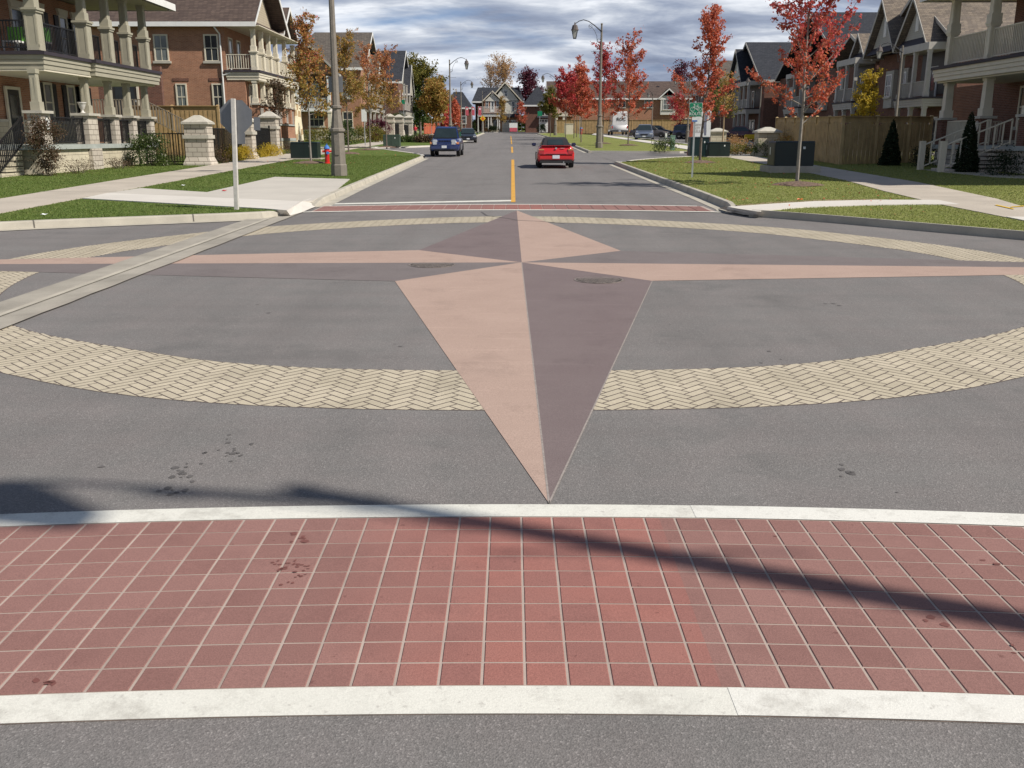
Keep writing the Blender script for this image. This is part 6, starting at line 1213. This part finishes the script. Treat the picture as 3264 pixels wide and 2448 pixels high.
tree('purple_tree', 'purple-leaved tree between the gabled house and the brown terrace', 3.9, 228, 14.0, 4.0, 2.7, L_purple, 67, 4200, .34, 'round', 'purple trees above the roofs', .25, dens=.7, nb=26); tree('purple_tree', 'purple tree poking over the right end of the brown terrace', 36.2, 212, 14.8, 6, 2.2, L_purple, 68, 1500, .34, 'round', 'purple trees above the roofs', .25, dens=.7, nb=18)
tree('sapling', 'bright yellow sapling between the fence and the tan-roofed townhouse', 25.2, 70, 5.0, 1.6, 1.1, L_yellow, 69, 2600, .14, 'plume', None, .04, dens=.2, h=.1)
tree('sapling', 'small olive-yellow sapling in the shade between the two big red maples', 19.6, 92, 5.2, 2.2, 1.2, L_ygreen, 70, 1800, .15, 'plume', None, .04, dens=.22, h=.1)
tree('sapling', 'staked young tree beside the low pillar behind the green boxes', 13.2, 60.9, 4.6, 2.6, .6, L_olive, 71, 500, .12, 'plume', None, .06, dens=.2, bark=M_stake)
tree('sapling', 'olive sapling before the garage of the gabled house', -2.2, 214, 7.5, 1.8, 1.0, L_olive, 72, 1300, .2, 'plume', 'saplings before the gabled house', .05, dens=.28); tree('sapling', 'orange sapling right of the gabled house', 2.0, 208, 5.8, 1.6, 1.1, L_orange, 73, 1300, .2, 'plume', 'saplings before the gabled house', .05, dens=.28)
tree('sapling', 'dark red sapling by the shaded terrace end behind the parked sedan', 25.5, 150, 6.2, 1.0, 1.8, L_crim, 74, 1600, .2, 'round', None, .05, dens=.35)
def bush(name, lab, cat, X, Y, w, d, h, m, seed, n=900, ls=.06, grp=None, z=.1, shape='round', stems=0, extra=None):
    rs = np.random.RandomState(seed); rr = random.Random(seed); t = thing(name, lab, cat, at(X, Y, z), 0, grp); P1 = []
    k = max(6, int(w*d*14)); cs = []
    for _ in range(k):
        a = rr.uniform(0, 2*PI); r_ = math.sqrt(rr.random()); zz = rr.random()**.7; q = math.sqrt(max(0, 1-(zz*.85)**2)) if shape == 'round' else (1-zz*.95 if shape == 'cone' else 1); cs.append((math.cos(a)*r_*w/2*q, math.sin(a)*r_*d/2*q, zz*h*(.9 if shape != 'cone' else .98)))
    cs = np.array(cs); i = rs.randint(0, k, n); s = .10 if shape == 'cone' else .16; P1 = cs[i]+rs.normal(size=(n, 3))*np.array([min(s, w*.2), min(s, d*.2), min(s, h*.2)]); P1[:, 2] = np.abs(P1[:, 2])
    if shape == 'cone':
        zz = h*(1-np.sqrt(rs.uniform(0, 1, n))); aa = rs.uniform(0, 2*PI, n); q = (1-zz/h)**.75*np.sqrt(rs.uniform(.35, 1, n))*(1+.10*np.sin(aa*5+zz*7)); P1 = np.stack([np.cos(aa)*q*w/2, np.sin(aa)*q*d/2, zz], 1)
    wb = MB()
    for _ in range(max(5, stems)):
        c = cs[rr.randrange(k)]; wb.tube([(c[0]*.2, c[1]*.2, -.05), (c[0]*.7, c[1]*.7, c[2]*.6), (c[0], c[1], c[2]*1.08)], [.012, .009, .005], 4)
    part('stems', wb, M_bark, t); leaves('foliage', P1, ls, m, t, rs, .2)
    if extra: j = rs.randint(0, k, extra[1]); leaves('blossom', cs[j]*np.array([1.1, 1.1, 1.05])+rs.normal(size=(extra[1], 3))*.06, extra[2], extra[0], t, rs, .0, 1.0)
    return t
bush('climbing_bush', 'brownish upright bush climbing the stone pier with the number plaque', 'bush', -17.0, 35.4, .9, .8, 2.1, L_brown, 81, 6000, .055, stems=16, shape='col')
bush('rose_bush', 'leafy rose bush with cream blooms at the right end of the left porch', 'bush', -16.5, 44.0, 2.4, 1.4, 1.35, L_green, 82, 5200, .065, stems=14, extra=(L_rose, 60, .11))
for i, (X, Y, w, h, lab) in enumerate(((-16.9, 37.6, 2.6, .5, 'straggly dry weeds along the left part of the cream porch wall'), (-16.9, 41.5, 2.6, .42, 'sparse weeds at the middle of the cream porch wall'), (-16.2, 46.6, 1.4, .5, 'dry weeds at the foot of the rose bush'))):
    bush('weeds', lab, 'weeds', X, Y, .9, w, h, L_brown, 84+i, 900, .04, stems=22)
bush('spiky_shrub', 'purple-brown shrub at the foot of the widest stone pillar', 'shrub', -14.2, 46.6, 1.1, 1.0, .7, L_brown, 90, 1400, .05, stems=24)
for i, (Y, l, lab) in enumerate(((49.7, 3.4, 'golden low shrub left of the stop sign post'), (52.0, 1.8, 'golden low shrub right of the stop sign post'), (56.9, 4.6, 'long golden low shrub before the pillar by the quilt'))):
    bush('golden_shrub', lab, 'shrub', -14.35+.05*i, Y, .9, l, .62, L_yellow, 92+i, 3400, .06, 'golden shrubs along the left pavement', stems=10)
bush('lavender_clump', 'grey-green clump at the foot of the pillar by the quilt', 'shrub', -14.0, 61.4, 1.0, 1.8, .7, L_brown, 96, 1200, .05)
for i, (X, Y, w, d, h, m, lab) in enumerate(((-17.5, 92, 6.5, 2.5, 1.4, L_ygreen, 'yellow-green hedge under the grey-roofed house, left of the lamp post'), (-15.4, 88, 2.6, 2.2, 2.2, L_green, 'rounded green bush left of the big lamp post'), (-14.6, 99, 4.5, 2.5, 1.6, L_ygreen, 'hedge between the lamp post and the dull green cabinet'), (-13.9, 101, 3.0, 2, 2.4, L_purple, 'purple-brown bush behind the dull green cabinet'),
        (-11.0, 99.5, 4.6, 2.0, .62, L_green, 'green flowerbed shrub left of the blue car'), (-8.4, 98.0, 3.2, 2.0, .7, L_brown, 'reddish flowerbed shrub close behind the blue car'), (-6.9, 99, 2.2, 2.0, .75, L_ygreen, 'lime shrub right beside the blue car mirror'), (-17.4, 148, 2.6, 2.6, 3.6, L_green, 'tall green shrub left of the person in red'), (-15.3, 112, 1.8, 4, .9, L_yellow, 'golden shrub before the far stone pillars'),
        (-4.2, 219, 3, 1.2, 1.2, L_dark, 'dark hedge left of the steps of the gabled house'), (-9.6, 220, 5, 2, 2.6, L_dark, 'dark tall hedge left of the gabled house'), (6.4, 210, 2.2, 1.2, 1.6, L_dark, 'small dark bushes before the garage house'))):
    bush('shrub', lab, 'shrub', X, Y, w, d, h, m, 100+i, 2600, .13, 'garden shrubs on the left' if X < 0 else None)
bush('shrub', 'dark clipped green shrub right of the low cream pillar', 'shrub', 14.7, 56.9, 1.5, 1.3, .75, L_green, 120, 1800, .07); bush('shrub', 'brown and green shrub against the corner of the tall fence', 'shrub', 16.0, 56.0, 2.2, 2.0, 1.15, L_olive, 121, 2600, .08)
bush('shrub', 'small green shrub left of the sales sign', 'shrub', 10.4, 66.0, 1.5, 1.3, .9, L_green, 122, 1300, .08); bush('ornamental_grass', 'reddish ornamental grass right of the middle low pillar', 'shrub', 14.6, 62.6, 2.4, 1.6, 1.0, L_pale, 123, 2400, .07); bush('shrub', 'low green plants behind the low wide green cabinet', 'shrub', 14.3, 61.2, 2.4, 1.4, .6, L_ygreen, 124, 1600, .07)
for i, (X, Y, h_, w_, lab) in enumerate(((17.35, 44.4, 2.1, 1.0, 'dark conical cedar at the fence end, left of the porch steps'), (18.0, 38.3, 2.4, 1.0, 'dark conical cedar right of the porch steps'))):
    bush('cedar_bush', lab, 'shrub', X, Y, w_, w_, h_, L_dark, 130+i, 6500, .075, 'conical cedars by the shaded porch', shape='cone')
bush('shrub', 'round dark bush beside the porch steps', 'shrub', 18.4, 43.2, 1.2, 1.2, .8, L_dark, 133, 1500, .06); bush('shrub', 'round dark bush at the right edge under the porch', 'shrub', 18.3, 36.0, 1.4, 1.3, .8, L_dark, 134, 1700, .06)
yf_ = thing('yellow_planter', 'small yellow toy vehicle on the shaded lawn between the trees', 'toy', at(24.5, 100), 0); part('body', MB().box(-.6, .6, -.3, .3, .3, .75), M_gold, yf_, bevel=.08); part('wheels', MB().box(-.5, -.2, -.32, .32, 0, .3).box(.2, .5, -.32, .32, 0, .3), M_plas, yf_)
# boulder by the person
bo = thing('boulder', 'pale rounded boulder left of the person in red', 'boulder', at(-15.2, 133), 0); part('stone', MB().lathe([(.55, -.1), (.62, .3), (.55, .9), (.35, 1.15), (.1, 1.2)], 0, 0, 9), M_cap, bo, bevel=.04)
# ================================================= PERSON walking on the left pavement
def person(lab, X, Y, H=1.72, rz=0.0, scale=1.0):
    t = thing('person', lab, 'person', at(X, Y, .14), rz); t.scale = (scale,)*3
    V = []; E_ = []; Rr = []
    def v(p, r, par=None):
        V.append(p); Rr.append(r)
        if par is not None: E_.append((par, len(V)-1))
        return len(V)-1
    pel = v((0, 0, .95), .145); sp = v((0, .01, 1.15), .13, pel); che = v((0, .01, 1.34), .155, sp); nk = v((0, 0, 1.48), .055, che); hd = v((0, -.02, 1.60), .095, nk); v((0, -.02, 1.68), .075, hd)
    hands = []
    for s in (-1, 1):
        hp = v((s*.09, 0, .90), .10, pel); kn = v((s*.10, -.04*s, .50), .068, hp); an = v((s*.10, .10*s, .09), .045, kn); v((s*.11, .10*s-.14, .04), .035, an)
        sh = v((s*.19, .01, 1.42), .06, che); el = v((s*.25, .05, 1.14), .043, sh); wr = v((s*.23, -.10, .93), .028, el); pm_ = v((s*.228, -.125, .87), .030, wr); hands.append((s, wr, pm_))
        for k in range(4):
            b = v((s*.225+(k-1.5)*.0, -.10-.018*k, .82), .0095, pm_); b2 = v((s*.222, -.098-.018*k, .785), .009, b); v((s*.214, -.094-.018*k, .762-.004*abs(k-1.5)), .008, b2)
        b = v((s*.20, -.155, .855), .011, pm_); v((s*.19, -.17, .82), .009, b)
    me = bpy.data.meshes.new('body'); me.from_pydata(V, E_, []); o = bpy.data.objects.new('body', me); C.objects.link(o); o.parent = t
    sk = o.modifiers.new('skin', 'SKIN'); sk.use_smooth_shade = True; ss = o.modifiers.new('sub', 'SUBSURF'); ss.levels = 1; ss.render_levels = 1
    for i, r_ in enumerate(Rr): me.skin_vertices[0].data[i].radius = (r_, r_)
    me.skin_vertices[0].data[0].use_root = True; me.materials.append(M_skin)
    sh_ = MB().lathe([(.155, 0.90), (.15, 1.05), (.165, 1.2), (.185, 1.35), (.15, 1.45), (.07, 1.50)], 0, .005, 14); part('shirt', sh_, M_shirt, t, smooth=True)
    mb = MB()
    for s in (-1, 1): mb.tube([(s*.17, .01, 1.43), (s*.235, .035, 1.26), (s*.25, .05, 1.15)], [.075, .06, .055], 8)
    part('sleeve', mb, M_shirt, t); mb = MB(); mb.lathe([(.15, .83), (.158, .97)], 0, 0, 12)
    for s in (-1, 1): mb.tube([(s*.085, 0, .92), (s*.10, -.04*s, .50), (s*.10, .10*s, .10)], [.115, .08, .065], 8)
    part('trousers', mb, M_trou, t); part('hair', MB().lathe([(.075, 1.56), (.105, 1.60), (.11, 1.68), (.08, 1.745), (.02, 1.76)], 0, .012, 12), M_hair, t, smooth=True)
    part('face', MB().box(-.012, .012, -.135, -.11, 1.585, 1.62).box(-.045, -.025, -.118, -.105, 1.63, 1.64).box(.025, .045, -.118, -.105, 1.63, 1.64).box(-.025, .025, -.116, -.105, 1.555, 1.562), M_hair, t)
    part('shoe', MB().box(-.15, -.06, -.20, .06, 0, .07).box(.06, .15, -.0, .22, 0, .07), M_plas, t); return t
person('person in a red top and dark trousers walking on the left pavement', -12.9, 130, rz=0, scale=.93)
# ================================================= GRASS
def inpoly(px, py, poly):
    inside = np.zeros(len(px), bool); n = len(poly)
    for i in range(n):
        x0, y0 = poly[i][:2]; x1, y1 = poly[(i+1) % n][:2]
        if y0 == y1: continue
        c = ((y0 > py) != (y1 > py)) & (px < (x1-x0)*(py-y0)/(y1-y0)+x0); inside ^= c
    return inside
HARD = [[p for p in WL0 if p[1] > 18]+[p for p in WL1 if p[1] > 18]+[(-12.95, 19.2)], padL, pathL,
        [(10.1, 12), (10.15, 19.2), (10.2, 22.6), (10.6, 27.3), (11.3, 32.6), (12.0, 45), (12.3, 58.2), (14.3, 58.2), (13.95, 45), (13.3, 31.5), (12.4, 24.5), (11.7, 21.5), (11.6, 12)],
        pathR]
def grass(name, poly, x0, x1, y0, y1, n, seed, hgt=.032):
    rs = np.random.RandomState(seed); u = rs.rand(n); py = y0+(y1-y0)*u**1.5; px = rs.uniform(x0, x1, n); ok = inpoly(px, py, poly)
    for hp in HARD: ok &= ~inpoly(px, py, hp)
    px, py = px[ok], py[ok]; k = len(px); a = rs.uniform(0, 2*PI, k); w = .006+.010*py/30; h = hgt*rs.uniform(.4, 1.25, k); z = SL*py+.12; lx, ly = rs.normal(size=(2, k))*.018
    v = np.stack([np.stack([px-np.cos(a)*w, py-np.sin(a)*w, z], 1), np.stack([px+np.cos(a)*w, py+np.sin(a)*w, z], 1), np.stack([px+lx, py+ly, z+h], 1)], 1).reshape(-1, 3)
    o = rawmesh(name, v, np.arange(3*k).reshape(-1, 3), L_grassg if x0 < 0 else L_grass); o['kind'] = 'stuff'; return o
grass('grass', lawnL, -24, -5, 18.5, 58, 230000, 1); grass('grass', lawnR, 5, 24, 17, 60, 230000, 2)
for (sx, sy, s_) in ((1010*0+710, 575, 0), (2478, 638, 1), (330, 690, 2)):
    pass
def fallen(name, lab, cat, sx, sy, m, s, grp=None):
    X, Y = G(sx, sy, .14); o = part(name, MB().add([(-s, 0, .0), (-s*.3, -s*.6, .02), (s*.4, -s*.5, .0), (s, 0, .03), (s*.3, s*.6, .01), (-s*.5, s*.5, .03)], [(0, 1, 2, 3), (0, 3, 4, 5)]), m); o.location = at(X, Y, .155); tag(o, lab, cat, grp)
fallen('fallen_leaf', 'red fallen leaf on the new concrete pad near the stop sign', 'leaf', 716, 610, M_cred, .09); fallen('fallen_leaf', 'orange fallen leaf on the right lawn edge', 'leaf', 2550, 638, glyph_m, .08)
fallen('litter_scrap', 'white scrap of litter on the left corner lawn', 'litter', 141, 687, M_signw, .09, None); fallen('litter_scrap', 'white scrap on the lawn triangle left of the stop sign', 'litter', 584, 593, M_signw, .08, None)

# far wood that closes the gaps between the end houses
rs = np.random.RandomState(5); n_ = 26000; wx = rs.uniform(-75, 95, n_); wy = rs.uniform(250, 257, n_); hh_ = 3.6+1.3*np.sin(wx*.23)+.9*np.sin(wx*.71+1)+.5*np.sin(wx*1.9); wz = rs.uniform(0, 1, n_)**.8*hh_
fw = leaves('far_wood', np.stack([wx, wy, 3.2+wz], 1), .75, L_green, None, rs); struct(fw, 'stuff')

rs = np.random.RandomState(15); P_ = []
for cx_, cy_, sd, k_ in ((8.5, 30, 1.6, 60), (9.0, 47, 1.8, 60), (8.6, 25, 1.3, 20), (8.4, 20.6, .6, 12), (-9.7, 46.5, 1.8, 70), (-10.3, 61, 2, 60), (5.7, 24, .2, 8), (9.5, 40, 2.5, 50)):
    P_.append(np.stack([rs.normal(cx_, sd, k_), rs.normal(cy_, sd, k_)], 1))
P_ = np.concatenate(P_); P_ = np.column_stack([P_, SL*P_[:, 1]+.165]); fl_ = leaves('fallen_leaves', P_, .06, L_orange, None, rs, 3.0); struct(fl_, 'stuff')
sheet('dry_turf_edge', [gp([(2345, 653), (2450, 644), (2600, 636), (2800, 633), (2800, 636.5), (2600, 641), (2450, 650), (2355, 657)], .13)], .1285, pm('dry_turf', (.25, .19, .10), .95, .3, 9), .0)
